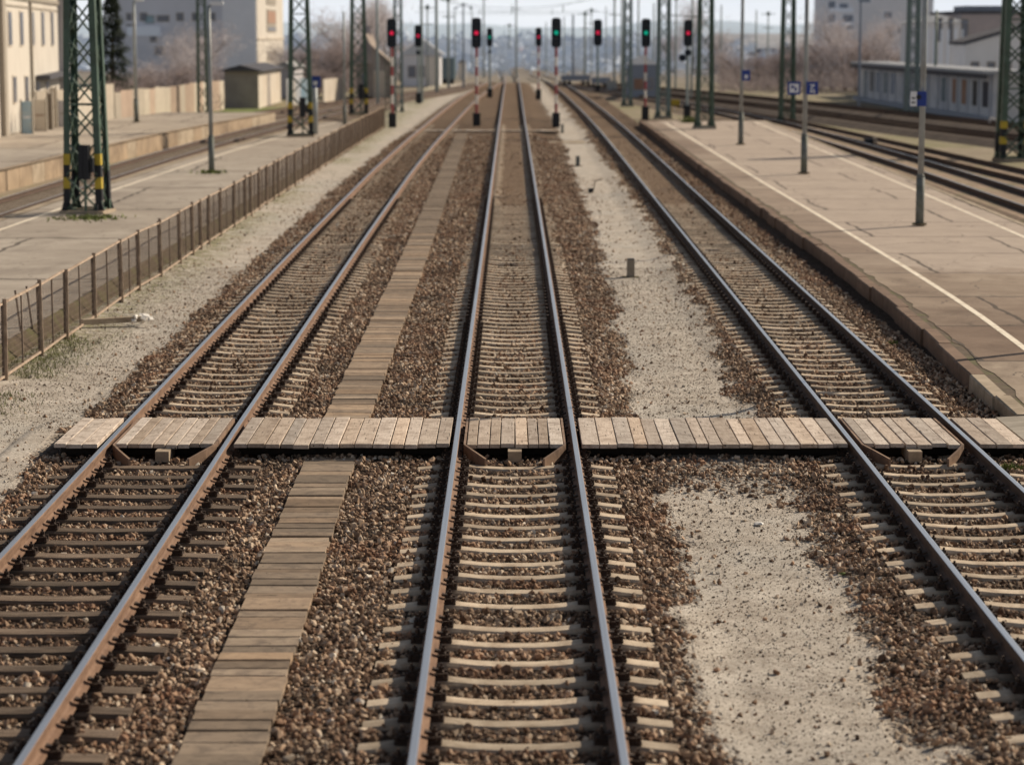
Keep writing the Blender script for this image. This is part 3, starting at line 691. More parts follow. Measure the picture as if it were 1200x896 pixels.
# ------------------------------------------------------------------ boardwalk over the tracks
def deck(x0, x1, label, n, group, y0=29.12, y1=31.15, guards=False, skew=0.0, widths=None, zt=-0.012, ragged=0.05, bmat='beam'):
    t = thing('boardwalk_panel', label, 'boardwalk', ((x0 + x1) / 2, (y0 + y1) / 2, -0.2), 0, group)
    ox, oy, oz = t.location
    def b(mb, name, mat, par=None): return mb.build(name, mat, par or t, loc=(-ox, -oy, -oz)) if par is None else mb.build(name, mat, par)
    rnd = random.Random(int(x0 * 100) + n)
    ws = [rnd.uniform(.8, 1.2) for _ in range(n)]; tot = sum(ws); x = x0
    for w_ in ws:
        wd = w_ / tot * (x1 - x0); a = y0 + rnd.uniform(-ragged, ragged * .6); e = y1 + rnd.uniform(-.04, .04); g = rnd.uniform(.008, .016)
        z = zt + rnd.uniform(-.008, .006); mb = MB(); cx = x + wd / 2
        # chamfered board, local to itself so that grain differs per board
        hw = (wd - g) / 2; L = (e - a) / 2; th = 0.05; c = 0.006
        sec = [(-hw, -th), (hw, -th), (hw, -c), (hw - c, 0), (-hw + c, 0), (-hw, -c)]
        vs = [(px, -L, pz) for px, pz in sec] + [(px, L, pz) for px, pz in sec]
        mb.add(vs, [(k, (k + 1) % 6, 6 + (k + 1) % 6, 6 + k) for k in range(6)] + [(5, 4, 3, 2, 1, 0), (6, 7, 8, 9, 10, 11)])
        p = mb.build('plank', M['deck'], t); p.location = (cx - ox + skew * 0, (a + e) / 2 - oy, z - oz); p.rotation_euler = (rnd.uniform(-.003, .003), rnd.uniform(-.008, .008), rnd.uniform(-.004, .004))
        x += wd
    for yy in (y0 + 0.42, (y0 + y1) / 2, y1 - 0.3):
        mb = MB(); mb.box((0, 0, 0), (x1 - x0 - 0.06, 0.14, 0.16)); o = mb.build('bearer', M[bmat], t); o.location = (0, yy - oy, zt - 0.145 - oz)
    if guards:
        for s in (-1, 1):
            xe = (x0 - 0.02) if s < 0 else (x1 + 0.02); mb = MB()
            pts = [(xe, y1 - 0.02), (xe, y0 - 0.03), (xe - s * 0.10, y0 - 0.25), (xe - s * 0.27, y0 - 0.5)]
            zz = [0.0, 0.0, -0.03, -0.1]; tk = 0.014
            for i in range(3):
                (xa, ya), (xb, yb) = pts[i], pts[i + 1]; dx, dy = xb - xa, yb - ya; L = math.hypot(dx, dy); nx_, ny_ = -dy / L * tk, dx / L * tk
                za, zb = zt + zz[i], zt + zz[i + 1]; hgt = 0.15
                vs = [(xa - nx_, ya - ny_, za - hgt), (xb - nx_, yb - ny_, zb - hgt), (xb + nx_, yb + ny_, zb - hgt), (xa + nx_, ya + ny_, za - hgt),
                      (xa - nx_, ya - ny_, za), (xb - nx_, yb - ny_, zb), (xb + nx_, yb + ny_, zb), (xa + nx_, ya + ny_, za)]
                mb.add(vs, [(0, 3, 2, 1), (4, 5, 6, 7), (0, 1, 5, 4), (1, 2, 6, 5), (2, 3, 7, 6), (3, 0, 4, 7)])
            b(mb, 'flangeway_guard', M['guard'])
        mb = MB(); mb.bbox((-0.085, y0 - 0.24 - oy, zt - 0.19 - oz), (0.085, y1 - 0.1 - oy, zt - 0.056 - oz)); mb.build('beam', M['beam_end'], t)
    return t
G = 'boardwalk panels across the tracks'
lx = float(interp(30, LT)); rx = float(interp(30, RT))
deck(-5.78, lx - 0.85, 'short boardwalk piece at the far left end beside the sand and the left rail', 3, G)
deck(lx - 0.63, lx + 0.60, 'boardwalk panel with curved guards between the rails of the left track', 8, G, guards=True)
deck(lx + 0.85, 0.045 - 0.83, 'boardwalk panel between left and middle track, meeting the plank path', 14, G)
deck(0.045 - 0.62, 0.045 + 0.60, 'boardwalk panel with curved guards between the rails of the middle track', 8, G, guards=True)
deck(0.045 + 0.83, rx - 0.82, 'longest boardwalk panel between middle and right track over the sand strip', 17, G)
deck(rx - 0.62, rx + 0.60, 'boardwalk panel with curved guards between the rails of the right track', 7, G, guards=True)
deck(rx + 0.83, rx + 1.45, 'short boardwalk piece between the right rail and the platform ramp', 3, G)
mb = MB(); mb.prism([(rx + 1.47, 29.2), (rx + 2.7, 29.1), (rx + 2.7, 31.6), (rx + 1.47, 31.25)], -0.2, -0.02)
tag(mb.build('ramp_slab', M['conc']), 'grey concrete slab at the right end of the boardwalk by the kerb', 'slab')

# far second crossing
for (a, b_, n_, lab) in ((-5.6, -5.05, 3, 'far narrow timber crossing left of the left track'), (-3.3, -0.85, 10, 'far narrow timber crossing between left and middle track'), (-4.85, -3.55, 6, 'far narrow timber crossing inside the left track'), (-0.6, 0.64, 6, 'far narrow timber crossing inside the middle track'), (0.9, 2.6, 7, 'far narrow timber crossing right of the middle track')):
    deck(a, b_, lab, n_, 'far timber crossing panels', 129.6, 130.7, zt=-0.16, bmat='deck')

# ------------------------------------------------------------------ plank path lengthwise
def plank_path(y0, y1, label, zt):
    t = thing('plank_path', label, 'plank path', (float(interp(y0, WALK)), y0, zt), 0, 'plank paths between left and middle track')
    rnd = random.Random(int(y0)); y = y0; k = 0; rest = MB()
    while y < y1:
        L = rnd.choice((.21, .24, .26, .3, .44, .48)); g = rnd.choice((.006, .006, .01, .012, .03)); x = float(interp(y, WALK))
        w_ = 0.635 + rnd.uniform(-.018, .018); mb = MB(); c = .007; hl = (L - g) / 2; th = .06
        sec = [(-hl, -th), (hl, -th), (hl, -c), (hl - c, 0), (-hl + c, 0), (-hl, -c)]
        vs = [(-w_ / 2, a, z) for a, z in sec] + [(w_ / 2, a, z) for a, z in sec]; fs = [(k_ + 6, 6 + (k_ + 1) % 6, (k_ + 1) % 6, k_) for k_ in range(6)] + [(0, 1, 2, 3, 4, 5), (11, 10, 9, 8, 7, 6)]
        px, py, pz = x + rnd.uniform(-.012, .012), y + L / 2, zt + rnd.uniform(-.01, .01)
        if k < 100:
            o = mb.add(vs, fs).build('plank', M['walk'], t); o.location = (px - t.location.x, py - t.location.y, pz - zt); o.rotation_euler = (rnd.uniform(-.02, .02), rnd.uniform(-.006, .006), rnd.uniform(-.008, .008))
        else:
            rest.add([(vx + px - t.location.x, vy + py - t.location.y, vz + pz - zt) for vx, vy, vz in vs], fs)
        y += L; k += 1
    if rest.v: tag(rest.build('plank', M['walk'], t), kind='stuff')
plank_path(12.5, 29.05, 'brown plank path of crosswise boards in the foreground, in front of the boardwalk', -0.195)
plank_path(31.25, 127, 'long plank path of crosswise boards running away behind the boardwalk', -0.195)

# ------------------------------------------------------------------ platforms
def strip_mesh(pl, pr, ys_, z, z_end=None):
    """sheet between two (Y,X) lines"""
    mb = MB(); n = len(ys_)
    for y in ys_:
        zz = z(y) if callable(z) else z
        mb.v += [(float(interp(y, pl)), y, zz), (float(interp(y, pr)), y, zz)]
    for i in range(n - 1): mb.f.append((2 * i, 2 * i + 1, 2 * i + 3, 2 * i + 2)); mb.mi.append(0)
    return mb
def off(path, d): return [(y, x + d) for y, x in path]
RPZ = lambda y: 0.06 if y >= 36 else -0.03 + 0.09 * max(0.0, (y - 31.6) / 4.4)
RP_R = [(25, 13.1), (59, 13.5), (79, 13.85), (139, 14.75)]
pyr = list(np.concatenate([np.arange(26, 36, 1.0), np.arange(36, 140, 3.0)])) + [138.6]
pyr = sorted(p for p in pyr if p <= 138.6)
_rj = random.Random(4); pyf = list(np.concatenate([np.arange(26, 80, .5), np.arange(80, 138.6, 3.0)])) + [138.6]
EDGE = [(y, float(interp(y, KERB)) + .27 + (_rj.uniform(0, .13) if y < 80 else .04)) for y in pyf]
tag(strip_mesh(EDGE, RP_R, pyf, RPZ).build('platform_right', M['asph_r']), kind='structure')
tag(strip_mesh(off(KERB, 0.15), off(KERB, 0.5), pyr, lambda y: RPZ(y) - 0.007).build('soil_seam', M['soil']), kind='structure')
# kerb stones of the right platform: individual stones of one kerb
t = thing('platform_kerb', 'reddish stone kerb along the right platform, dropping to a ramp by the boardwalk', 'kerb', (6.9, 31.6, -0.3))
rnd = random.Random(3); y = 31.55; k = 0; rest = MB()
while y < 138.5:
    L = rnd.uniform(1.3, 2.1); y2 = min(y + L, 138.6); xa = float(interp(y, KERB)); xb = float(interp(y2, KERB)); j = rnd.uniform(-.03, .03); g = .012
    za, zb = RPZ(y) + rnd.uniform(-.008, .012), RPZ(y2) + rnd.uniform(-.008, .012); ox, oy, oz = t.location
    w_ = .22
    vs = [(xa + j - ox, y + g - oy, -.4 - oz), (xa + w_ + j - ox, y + g - oy, -.4 - oz), (xb + w_ + j - ox, y2 - oy, -.4 - oz), (xb + j - ox, y2 - oy, -.4 - oz),
          (xa + j - ox, y + g - oy, za - .02 - oz), (xa + w_ + j - ox, y + g - oy, za - oz), (xb + w_ + j - ox, y2 - oy, zb - oz), (xb + j - ox, y2 - oy, zb - .02 - oz),
          (xa + .025 + j - ox, y + g - oy, za - oz), (xb + .025 + j - ox, y2 - oy, zb - oz)]
    fs = [(0, 3, 2, 1), (8, 5, 6, 9), (4, 8, 9, 7), (0, 4, 7, 3), (1, 2, 6, 5), (0, 1, 5, 8, 4), (3, 7, 9, 6, 2)]
    mat = M['kerb'] if y > 33.5 else M['kerb_pale']
    if k < 100: MB().add(vs, fs).build('kerb_stone', mat, t)
    else: rest.add(vs, fs)
    y = y2; k += 1
if rest.v: tag(rest.build('kerb_stone', M['kerb'], t), kind='stuff')
yl = list(np.arange(33, 138, 3.0))
tag(strip_mesh(off(KERB, 1.27), off(KERB, 1.39), yl, lambda y: RPZ(y) + .004).build('platform_line', M['paint']), kind='structure')
RP_L2 = off(RP_R, -0.72)
tag(strip_mesh(RP_L2, off(RP_L2, .12), list(np.arange(26, 138, 3.0)), lambda y: RPZ(y) + .004).build('platform_line', M['paint']), kind='structure')
# far side kerb of the right platform and its end face
mb = strip_mesh(RP_R, off(RP_R, .16), pyr, lambda y: RPZ(y) + .012)
n0 = len(mb.v)
for i in range(n0 // 2): x, y, z = mb.v[2 * i + 1]; mb.v.append((x, y, -.46))
for i in range(n0 // 2 - 1): mb.f.append((2 * i + 1, n0 + i, n0 + i + 1, 2 * i + 3)); mb.mi.append(0)
tag(mb.build('platform_edge', M['kerb_pale']), kind='structure')
mb = MB(); mb.add([(7.47, 138.6, -.46), (14.9, 138.6, -.46), (14.9, 138.6, .1), (7.47, 138.6, .1)], [(0, 1, 2, 3)])
tag(mb.build('platform_end', M['kerb']), kind='structure')

# left platform (grey asphalt), behind the mesh fence
LPZ = -0.04
LP_L = [(20, -14.9), (62, -14.25), (78, -13.95), (95, -13.5), (109, -12.9), (125, -12.0), (140, -10.9)]
LP_R = [(20, -8.75), (60, -8.35), (110, -8.1), (140, -7.7)]
lys = list(np.arange(22, 141, 3.0))
tag(strip_mesh(LP_L, LP_R, lys, LPZ).build('platform_left', M['asph_l']), kind='structure')
mb = MB(); n = len(lys)
for y in lys: x = float(interp(y, LP_R)); mb.v += [(x, y, LPZ), (x + .25, y, -.34)]
for i in range(n - 1): mb.f.append((2 * i, 2 * i + 1, 2 * i + 3, 2 * i + 2)); mb.mi.append(0)
tag(mb.build('platform_bank', M['soil']), kind='structure')
tag(strip_mesh(off(LP_L, .62), off(LP_L, .75), lys, LPZ + .004).build('platform_line', M['paint']), kind='structure')
mb = strip_mesh(off(LP_L, -.3), LP_L, lys, LPZ + .015); n0 = len(mb.v)
for i in range(n0 // 2): x, y, z = mb.v[2 * i]; mb.v.append((x, y, -.46))
for i in range(n0 // 2 - 1): mb.f.append((2 * i, 2 * i + 2, n0 + i + 1, n0 + i)); mb.mi.append(0)
tag(mb.build('platform_edge', M['kerb_pale']), kind='structure')
# platform 2 at the far left
P2_R = [(60, -18.7), (75, -18.3), (85, -18.0), (100, -17.5), (115, -16.9), (128, -16.0), (140, -15.0), (146, -14.6)]
P2_L = [(60, -30), (146, -21.5)]
p2y = list(np.arange(62, 147, 3.0))
tag(strip_mesh(P2_L, off(P2_R, -.35), p2y, .30).build('platform_far_left', M['asph_l']), kind='structure')
mb = strip_mesh(off(P2_R, -.35), P2_R, p2y, .315); n0 = len(mb.v)
tag(mb.build('platform_coping', M['stonewall']), kind='structure')
t = thing('platform_wall', 'beige stone edge wall of the far left platform above the outer track', 'wall', (0, 0, 0))
rnd = random.Random(12); y = 62.0; k = 0
while y < 144.5:
    y2 = y + 2.0; xa, xb = float(interp(y, P2_R)), float(interp(y2, P2_R))
    mb = MB(); mb.add([(xa - .04, y + .03, -.46), (xb - .04, y2 - .03, -.46), (xb - .04, y2 - .03, .26), (xa - .04, y + .03, .26), (xa - .3, y + .03, -.46), (xb - .3, y2 - .03, -.46), (xb - .3, y2 - .03, .26), (xa - .3, y + .03, .26)],
                       [(0, 1, 2, 3), (3, 2, 6, 7), (0, 3, 7, 4), (1, 5, 6, 2)])
    mb.build('wall_stone', rnd.choice([M['stonewall'], M['stonewall'], M['stonewall'], M['kerb_pale']]), t); y = y2
# grass verge in front of the concrete panel fence
mb = strip_mesh([(128, -25), (180, -22.5)], [(128, -22.4), (146, -20.2), (180, -16.5)], list(np.arange(128, 180, 3.0)), .31 if False else -.40)
tag(mb.build('grass_verge', M['shrub']), kind='structure')

# ------------------------------------------------------------------ outer tracks
def outer_track(path, label, y0, y1, railmat='rust_dark_shaded', dz=-.1, sl=True, width=1.9, bed=True, flush=False, bedmat='strip', topmat='rail_top'):
    t = thing('railway_track', label, 'railway track', (0, 0, 0), 0, 'railway tracks of the station')
    for o_ in (-.752, .752): rail_mb(path, o_, y0, y1, 2.5, dz).build('rail', [M[railmat], M[topmat]], t)
    if sl:
        mb = MB(); y = y0
        while y < y1 - 1:
            x = float(interp(y, path)); tx = float(interp(y + 1, path)) - x
            mb.box((x, y, dz - .245), (2.4, .22, .14), rot=Matrix.Rotation(-math.atan(tx), 3, 'Z')); y += .62
        tag(mb.build('sleeper', M['conc_sl'], t), kind='stuff')
    if bed:
        yy = list(np.arange(y0, y1, 3.0)); lift = -.19 if not flush else -.06
        mb = strip_mesh(off(path, -width), off(path, width), yy, -.44); 
        mb2 = MB()
        for y in yy:
            x = float(interp(y, path)); mb2.v += [(x - width, y, -.455), (x - 1.3, y, dz + lift), (x + 1.3, y, dz + lift), (x + width, y, -.455)]
        for i in range(len(yy) - 1):
            for k in range(3): mb2.f.append((4 * i + k, 4 * i + k + 1, 4 * i + 5 + k, 4 * i + 4 + k)); mb2.mi.append(0)
        tag(mb2.build('ballast_bed', M[bedmat]), kind='structure')
    return t
outer_track(L1, 'outer left track curving in between the two left platforms', 40, 262, 'rust_dark_shaded', dz=-.06)
outer_track(L2, 'short siding track joining behind the end of the far left platform', 118, 220, 'rust_dark_shaded', dz=-.09, topmat='rust_dark_shaded')
outer_track(T4, 'track with one bold dark rail just beyond the right platform', 42, 245, dz=0.0, flush=False, bedmat='strip_earth', sl=False)
outer_track(T5, 'second track beyond the right platform, merging into the nearer one', 62, 168, dz=-.1, bedmat='strip_earth', topmat='rust_dark_shaded', sl=False)
outer_track(T6, 'third track beyond the right platform, in front of the big right mast', 94, 240, dz=0.05, sl=False, bedmat='strip_dark', topmat='rust_dark_shaded')
outer_track(T7, 'farthest right track curving past the long low shed', 107, 245, dz=0.05, sl=False, bedmat='strip_dark', topmat='rust_dark_shaded')

# ------------------------------------------------------------------ mesh fence along the left platform
t = thing('mesh_fence', 'long rusty wire mesh fence with iron posts along the left platform', 'fence', (-8.0, 37, -.3))
ox, oy, oz = t.location
rnd = random.Random(21); posts = []; y = 26.3
while y < 137:
    posts.append(y); y += rnd.choice((1.5, 2.2, 2.5, 2.8, 3.0))
FH = 1.22; FZ = -.30
for i, y in enumerate(posts):
    x = float(interp(y, FENCE)); mb = MB(); tl = rnd.uniform(-.03, .03)
    a = Vector((x - ox, y - oy, FZ - oz - .1)); b = Vector((x - ox + tl * .4, y - oy + tl, FZ - oz + FH + rnd.uniform(.03, .09)))
    mb.bar(a, b, .05, .012, 1); mb.bar(a + Vector((.028, .02, 0)), b + Vector((.028, .02, 0)), .016, .05)  # dark bar, tan right flange: sunlit edge put into the colour
    mb.bar(a + Vector((-.02, .03, 0)), b + Vector((-.02, .03, -.06)), .03, .04, 1)
    mb.build('post', [M['fence_post'], M['fence_rod']], t)
    if i + 1 < len(posts):
        y2 = posts[i + 1]; x2 = float(interp(y2, FENCE))
        A = Vector((x - ox, y - oy + .04, FZ - oz)); B = Vector((x2 - ox, y2 - oy - .04, FZ - oz))
        up = Vector((0, 0, 1)); mb = MB()
        s0, s1 = rnd.uniform(-.03, .03), rnd.uniform(-.03, .03)
        mb.bar(A + up * (FH + s0), B + up * (FH + s1), .035, .035); mb.build('top_rail', M['fence_post'], t)
        mb = MB(); mb.bar(A + up * (.07 + s0), B + up * (.07 + s1), .04, .035); mb.build('bottom_rail', M['fence_post'], t)
        if y2 - y > 2.0:
            mb = MB(); Cc = (A + B) / 2; mb.bar(Cc + up * -.02, Cc + up * FH, .035, .025); mb.build('rod', M['fence_rod'], t)
        mb = MB(); L = (B - A).length; d = (B - A).normalized(); sp = .065 if y < 70 else .1; r_ = .0027 if y < 70 else .0036
        for k in range(1, int(L / sp)):
            p = A + d * (k * sp); mb.tube(p + up * .08, p + up * (FH - .01), r_, n=3, caps=False)
        hz = [.12, .22, .32, .42, .52, .62, .72, .8, .86, .91, .96, 1.0, 1.04, 1.08]
        for z in hz: mb.tube(A + up * z, B + up * z, r_, n=3, caps=False)
        mb.build('mesh_panel', M['wire'], t)
# two thin leaning stakes behind the fence
for (yy, dx, lab) in ((40.6, -.55, 'thin leaning iron stake behind the mesh fence, nearest of two'), (41.3, -.5, 'thin leaning iron stake behind the mesh fence, second of two')):
    mb = MB(); mb.bar((0, 0, 0), (-.12, .05, 1.0), .03, .03); mb.bar((-.02, 0, .18), (.02, 0, .18), .05, .04); o = mb.build('stake', M['fence_rod']); o.location = (float(interp(yy, FENCE)) + dx, yy, -.32); tag(o, lab, 'stake')

# grass tufts under the fence
mb = MB(); rnd = random.Random(77)
for _ in range(7000):
    y = rnd.choice((rnd.uniform(33, 44), rnd.uniform(33, 44), rnd.uniform(44, 130))); x = float(interp(y, FENCE)) + rnd.gauss(.15, .35)
    if vn(x, y, .8, 40) < .5: continue
    z = float(bed_height(x, y)) - .01; h_ = rnd.uniform(.03, .1); a = rnd.uniform(0, 6.28); w_ = .008
    mb.add([(x - w_ * math.cos(a), y - w_ * math.sin(a), z), (x + w_ * math.cos(a), y + w_ * math.sin(a), z), (x + rnd.uniform(-.05, .05), y + rnd.uniform(-.05, .05), z + h_)], [(0, 1, 2)])
tag(mb.build('grass', M['grass']), kind='stuff')

# concrete post lying on the sand by the fence
mb = MB(); a = Vector((-8.0, 43.3, -.2)); b = Vector((-6.98, 43.8, -.2)); mb.bar(a, b, .13, .1)
t = thing('fallen_post', 'pale concrete post lying on the sand with its broken white end away from the fence', 'post', (0, 0, 0))
mb.build('shaft', M['kerb_pale'], t)
mb = MB(); rnd = random.Random(5)
for _ in range(9):
    c = b + Vector((rnd.gauss(0, .09), rnd.gauss(.05, .1), rnd.uniform(-.03, .04)))
    mb.box(c, (rnd.uniform(.05, .13), rnd.uniform(.05, .12), rnd.uniform(.03, .08)), rot=Euler((rnd.random(), rnd.random(), rnd.random() * 3)).to_matrix())
mb.build('broken_end', M['white'], t)
# loose lumps
def lump(name, x, y, s, mat, label, sq=.6):
    me_ = hull_stone(int(abs(x * 100) + y)); me_.materials.clear(); me_.materials.append(mat)
    o = place(name, me_, None, (x, y, float(bed_height(x, y)) + s * .25), (0, 0, random.random() * 6), (s, s, s * sq)); tag(o, label, 'stone')
lump('stone', 2.77, 25.75, .075, M['white'], 'whitish stone lying on the sand strip between middle and right track')
lump('stone', 2.62, 25.95, .045, M['beam_end'], 'small tan stone just left of the whitish stone on the sand')
lump('stone', -5.2, 27.9, .07, M['white'], 'pale lump of rubble below the left end of the boardwalk')
lump('stone', -2.95, 19.7, .05, M['white'], 'pale flat stone in the ballast left of the plank path')
lump('stone', 3.35, 23.2, .05, M['shrub'], 'greenish stone at the right edge of the sand strip')

# marker stubs on the sand strip
def stub(px, py, h, w_, label, mat='conc', foot=True):
    p = at(px, py, -.36); t = thing('marker_post', label, 'marker post', (p.x, p.y, -.37))
    MB().bbox((-w_ / 2, -w_ / 2, 0), (w_ / 2, w_ / 2, h)).build('shaft', M[mat], t)
    MB().bbox((-w_ / 2 + .01, -w_ / 2 + .01, h), (w_ / 2 - .01, w_ / 2 - .01, h + .02)).build('cap', M['black'] if mat == 'conc' else M[mat], t)
    if foot:
        mb = MB(); mb.prism([(-w_ * 1.0, -w_ * .8), (w_ * 1.1, -w_ * .9), (w_ * 1.2, w_), (-w_ * 1.1, w_ * .9)], -.05, .03); mb.build('footing', M['soil'], t)
stub(739, 325, .42, .17, 'short grey concrete marker post on the sand strip, nearest of the stubs')
stub(677, 195, .42, .17, 'dark squat post on the sand strip halfway to the green signal', 'lampdark')
stub(659, 156, .5, .14, 'low dark post on the sand just in front of the green signal', 'lampdark')
p = at(693, 226, -.36); t = thing('points_lever', 'small dark lever stand on the sand strip beside the right track', 'lever stand', p); t.scale = (.55, .55, .7)
MB().bbox((-.2, -.12, 0), (.12, .12, .22)).build('base', M['black'], t); mb = MB(); mb.tube((.12, 0, .1), (.24, 0, .62), .03); mb.tube((.24, 0, .6), (.62, 0, .66), .025); mb.build('lever', M['clip'], t)
p = at(520, 272, -.24); p = at(588, 272, -.24)
mb = MB(); mb.prism([(-.55, -.5), (.6, -.6), (.65, .6), (-.6, .55)], -.03, .03); o = mb.build('concrete_slab', M['kerb_pale']); p = at(661, 167, -.36); o.location = p; o.scale = (1.8, 2.2, 1); tag(o, 'pale slab lying flat on the sand strip beyond the dark squat post', 'slab')

# ------------------------------------------------------------------ lattice masts
def lattice_mast(x, y, w_, d_, H, label, z=0.0, mat='mast', rz=.1, leg=.1, bands=False, box=False, step=.95, taper=.45, foot=True, arm=False):
    t = thing('catenary_mast', label, 'catenary mast', (x, y, z), rz, 'green lattice masts')
    k1 = taper
    def P(i, j, h):
        f = 1 - (1 - k1) * h / H; return Vector((i * w_ / 2 * f, j * d_ / 2 * f, h))
    cor = [(-1, -1), (1, -1), (1, 1), (-1, 1)]
    for (i, j) in cor:
        mb = MB(); a, b = P(i, j, 0), P(i, j, H)
        q = leg * .2
        mb.bar(a, b, leg, q, up=Vector((0, 1, 0))); mb.bar(a + Vector((-i * leg / 2, j * -leg / 2, 0)) + Vector((i * leg, 0, 0)), b + Vector((-i * leg / 2, -j * leg / 2, 0)) + Vector((i * leg, 0, 0)), q, leg, up=Vector((0, 1, 0)))
        lg = mb.build('leg', M[mat], t)
        if bands:
            for (h0, h1, m_) in (((.38, .72, 'black'), (.72, 1.05, 'yellow'), (1.05, 1.4, 'black'), (1.4, 1.72, 'yellow')) if j < 0 else ((.38, 1.2, 'black'),)):
                mb = MB(); mb.bar(P(i, j, h0), P(i, j, h1), leg + .012, leg * .3, up=Vector((0, 1, 0))); 
                mb.bar(P(i, j, h0) + Vector((i * leg / 2, -j * leg / 2, 0)), P(i, j, h1) + Vector((i * leg / 2, -j * leg / 2, 0)), leg * .3, leg + .012, up=Vector((0, 1, 0)))
                mb.build('warning_band', M[m_], lg)
    faces = [(cor[0], cor[1]), (cor[1], cor[2]), (cor[2], cor[3]), (cor[3], cor[0])]
    nst = max(2, int(H / step))
    for a, b in faces:
        mb = MB(); br = leg * .38
        for s in range(nst):
            h0, h1 = H * s / nst + .12, H * (s + 1) / nst + .05
            mb.bar(P(*a, h0), P(*b, h1), br, br * .7); mb.bar(P(*b, h0), P(*a, h1), br, br * .7)
            if s % 3 == 0: mb.bar(P(*a, h0), P(*b, h0), br, br * .7)
        mb.build('lattice_bracing', M[mat], t)
    if foot:
        MB().box((0, 0, .02), (w_ + .35, d_ + .35, .14)).build('footing', M['conc'] if not bands else M['kerb_pale'], t)
        for (i, j) in cor:
            mb = MB(); a = P(i, j, 0.08)
            vs = [a + Vector((-.17, -.02, 0)), a + Vector((.17, -.02, 0)), a + Vector((.06, -.02, .38)), a + Vector((-.06, -.02, .38)), a + Vector((-.17, .02, 0)), a + Vector((.17, .02, 0)), a + Vector((.06, .02, .38)), a + Vector((-.06, .02, .38))]
            mb.add(vs, [(0, 1, 2, 3), (7, 6, 5, 4), (0, 4, 5, 1), (1, 5, 6, 2), (3, 2, 6, 7), (0, 3, 7, 4)]); mb.bar(a + Vector((0, -.17, 0.1)), a + Vector((0, .17, .1)), .03, .2)
            mb.build('foot_plate', M['black'] if bands else M['mast'], t)
    if box:
        mb = MB(); mb.bbox((-.02, -d_ / 2 - .26, 1.0), (.28, -d_ / 2 - .03, 1.98)); mb.bbox((.0, -d_ / 2 - .28, 1.04), (.1, -d_ / 2 - .26, 1.94)); mb.bbox((.3, -d_ / 2 - .2, 1.2), (.4, -d_ / 2 - .05, 1.6)); mb.build('switch_box', M['black'], t)
        mb = MB(); mb.tube((.12, -d_ / 2 - .1, 0), (.12, -d_ / 2 - .1, 1.0), .04); mb.build('cable_pipe', M['mast'], t)
    if arm:
        mb = MB(); mb.bar((0, 0, H - 1.2), (arm, 0, H - .9), .07); mb.bar((0, 0, H - .2), (arm, 0, H - .9), .04); mb.build('cantilever', M[mat], t)
    return t
def gp(px, py, z=0): p = at(px, py, z); return p.x, p.y
MH = 10.0
x_, y_ = gp(103, 249, LPZ); lattice_mast(x_, y_, .95, .95, MH, 'nearest green lattice mast with yellow and black bands and black box on the left platform', LPZ, bands=True, box=True, leg=.165, rz=-.12, taper=.6, arm=3.2)
x_, y_ = gp(352.5, 160, LPZ); lattice_mast(x_, y_, 1.05, .8, MH, 'green lattice mast at the far end of the left platform beside the blue sign', LPZ, bands=True, box=True, leg=.19, rz=.05, taper=.62, arm=3)
x_, y_ = gp(420.5, 135, LPZ); lattice_mast(x_, y_, .95, .8, MH, 'green lattice mast behind the far end of the mesh fence', LPZ, bands=True, box=True, leg=.2, taper=.65)
x_, y_ = gp(238, 130); lattice_mast(x_, y_, .6, .6, MH, 'slim green lattice mast in front of the pink concrete panel fence', -.4, leg=.16, taper=.7)
x_, y_ = gp(825.5, 150, .1); lattice_mast(x_, y_, .76, .8, MH, 'green lattice mast at the far end of the right platform', .1, leg=.12, taper=.75)
x_, y_ = gp(777, 131); lattice_mast(x_, y_, .72, .8, MH, 'green lattice mast on the sand beyond the end of the right platform', -.4, leg=.15, taper=.85, mat='mast_far')
x_, y_ = gp(922, 136); lattice_mast(x_, y_, .78, .8, MH, 'green lattice mast among the tracks behind the two blue signs', -.4, leg=.14, taper=.75)
x_, y_ = gp(1186, 177); lattice_mast(x_, y_, 1.05, .9, MH, 'large dark lattice mast at the right edge among the outer tracks', -.4, leg=.22, taper=.72, bands=True)
x_, y_ = gp(1068, 131); lattice_mast(x_, y_, .7, .7, MH, 'green lattice mast standing in front of the long low shed', -.4, leg=.16, taper=.8, mat='mast_far')
x_, y_ = gp(735, 118); lattice_mast(x_, y_, .55, .55, MH, 'pale green lattice mast right of the grey cabinet in the distance', -.4, leg=.15, taper=.8, mat='mast_far')
x_, y_ = gp(467, 126); lattice_mast(x_, y_, .5, .5, MH, 'pale lattice mast right behind the leftmost red signal', -.4, leg=.14, taper=.85, mat='mast_far')

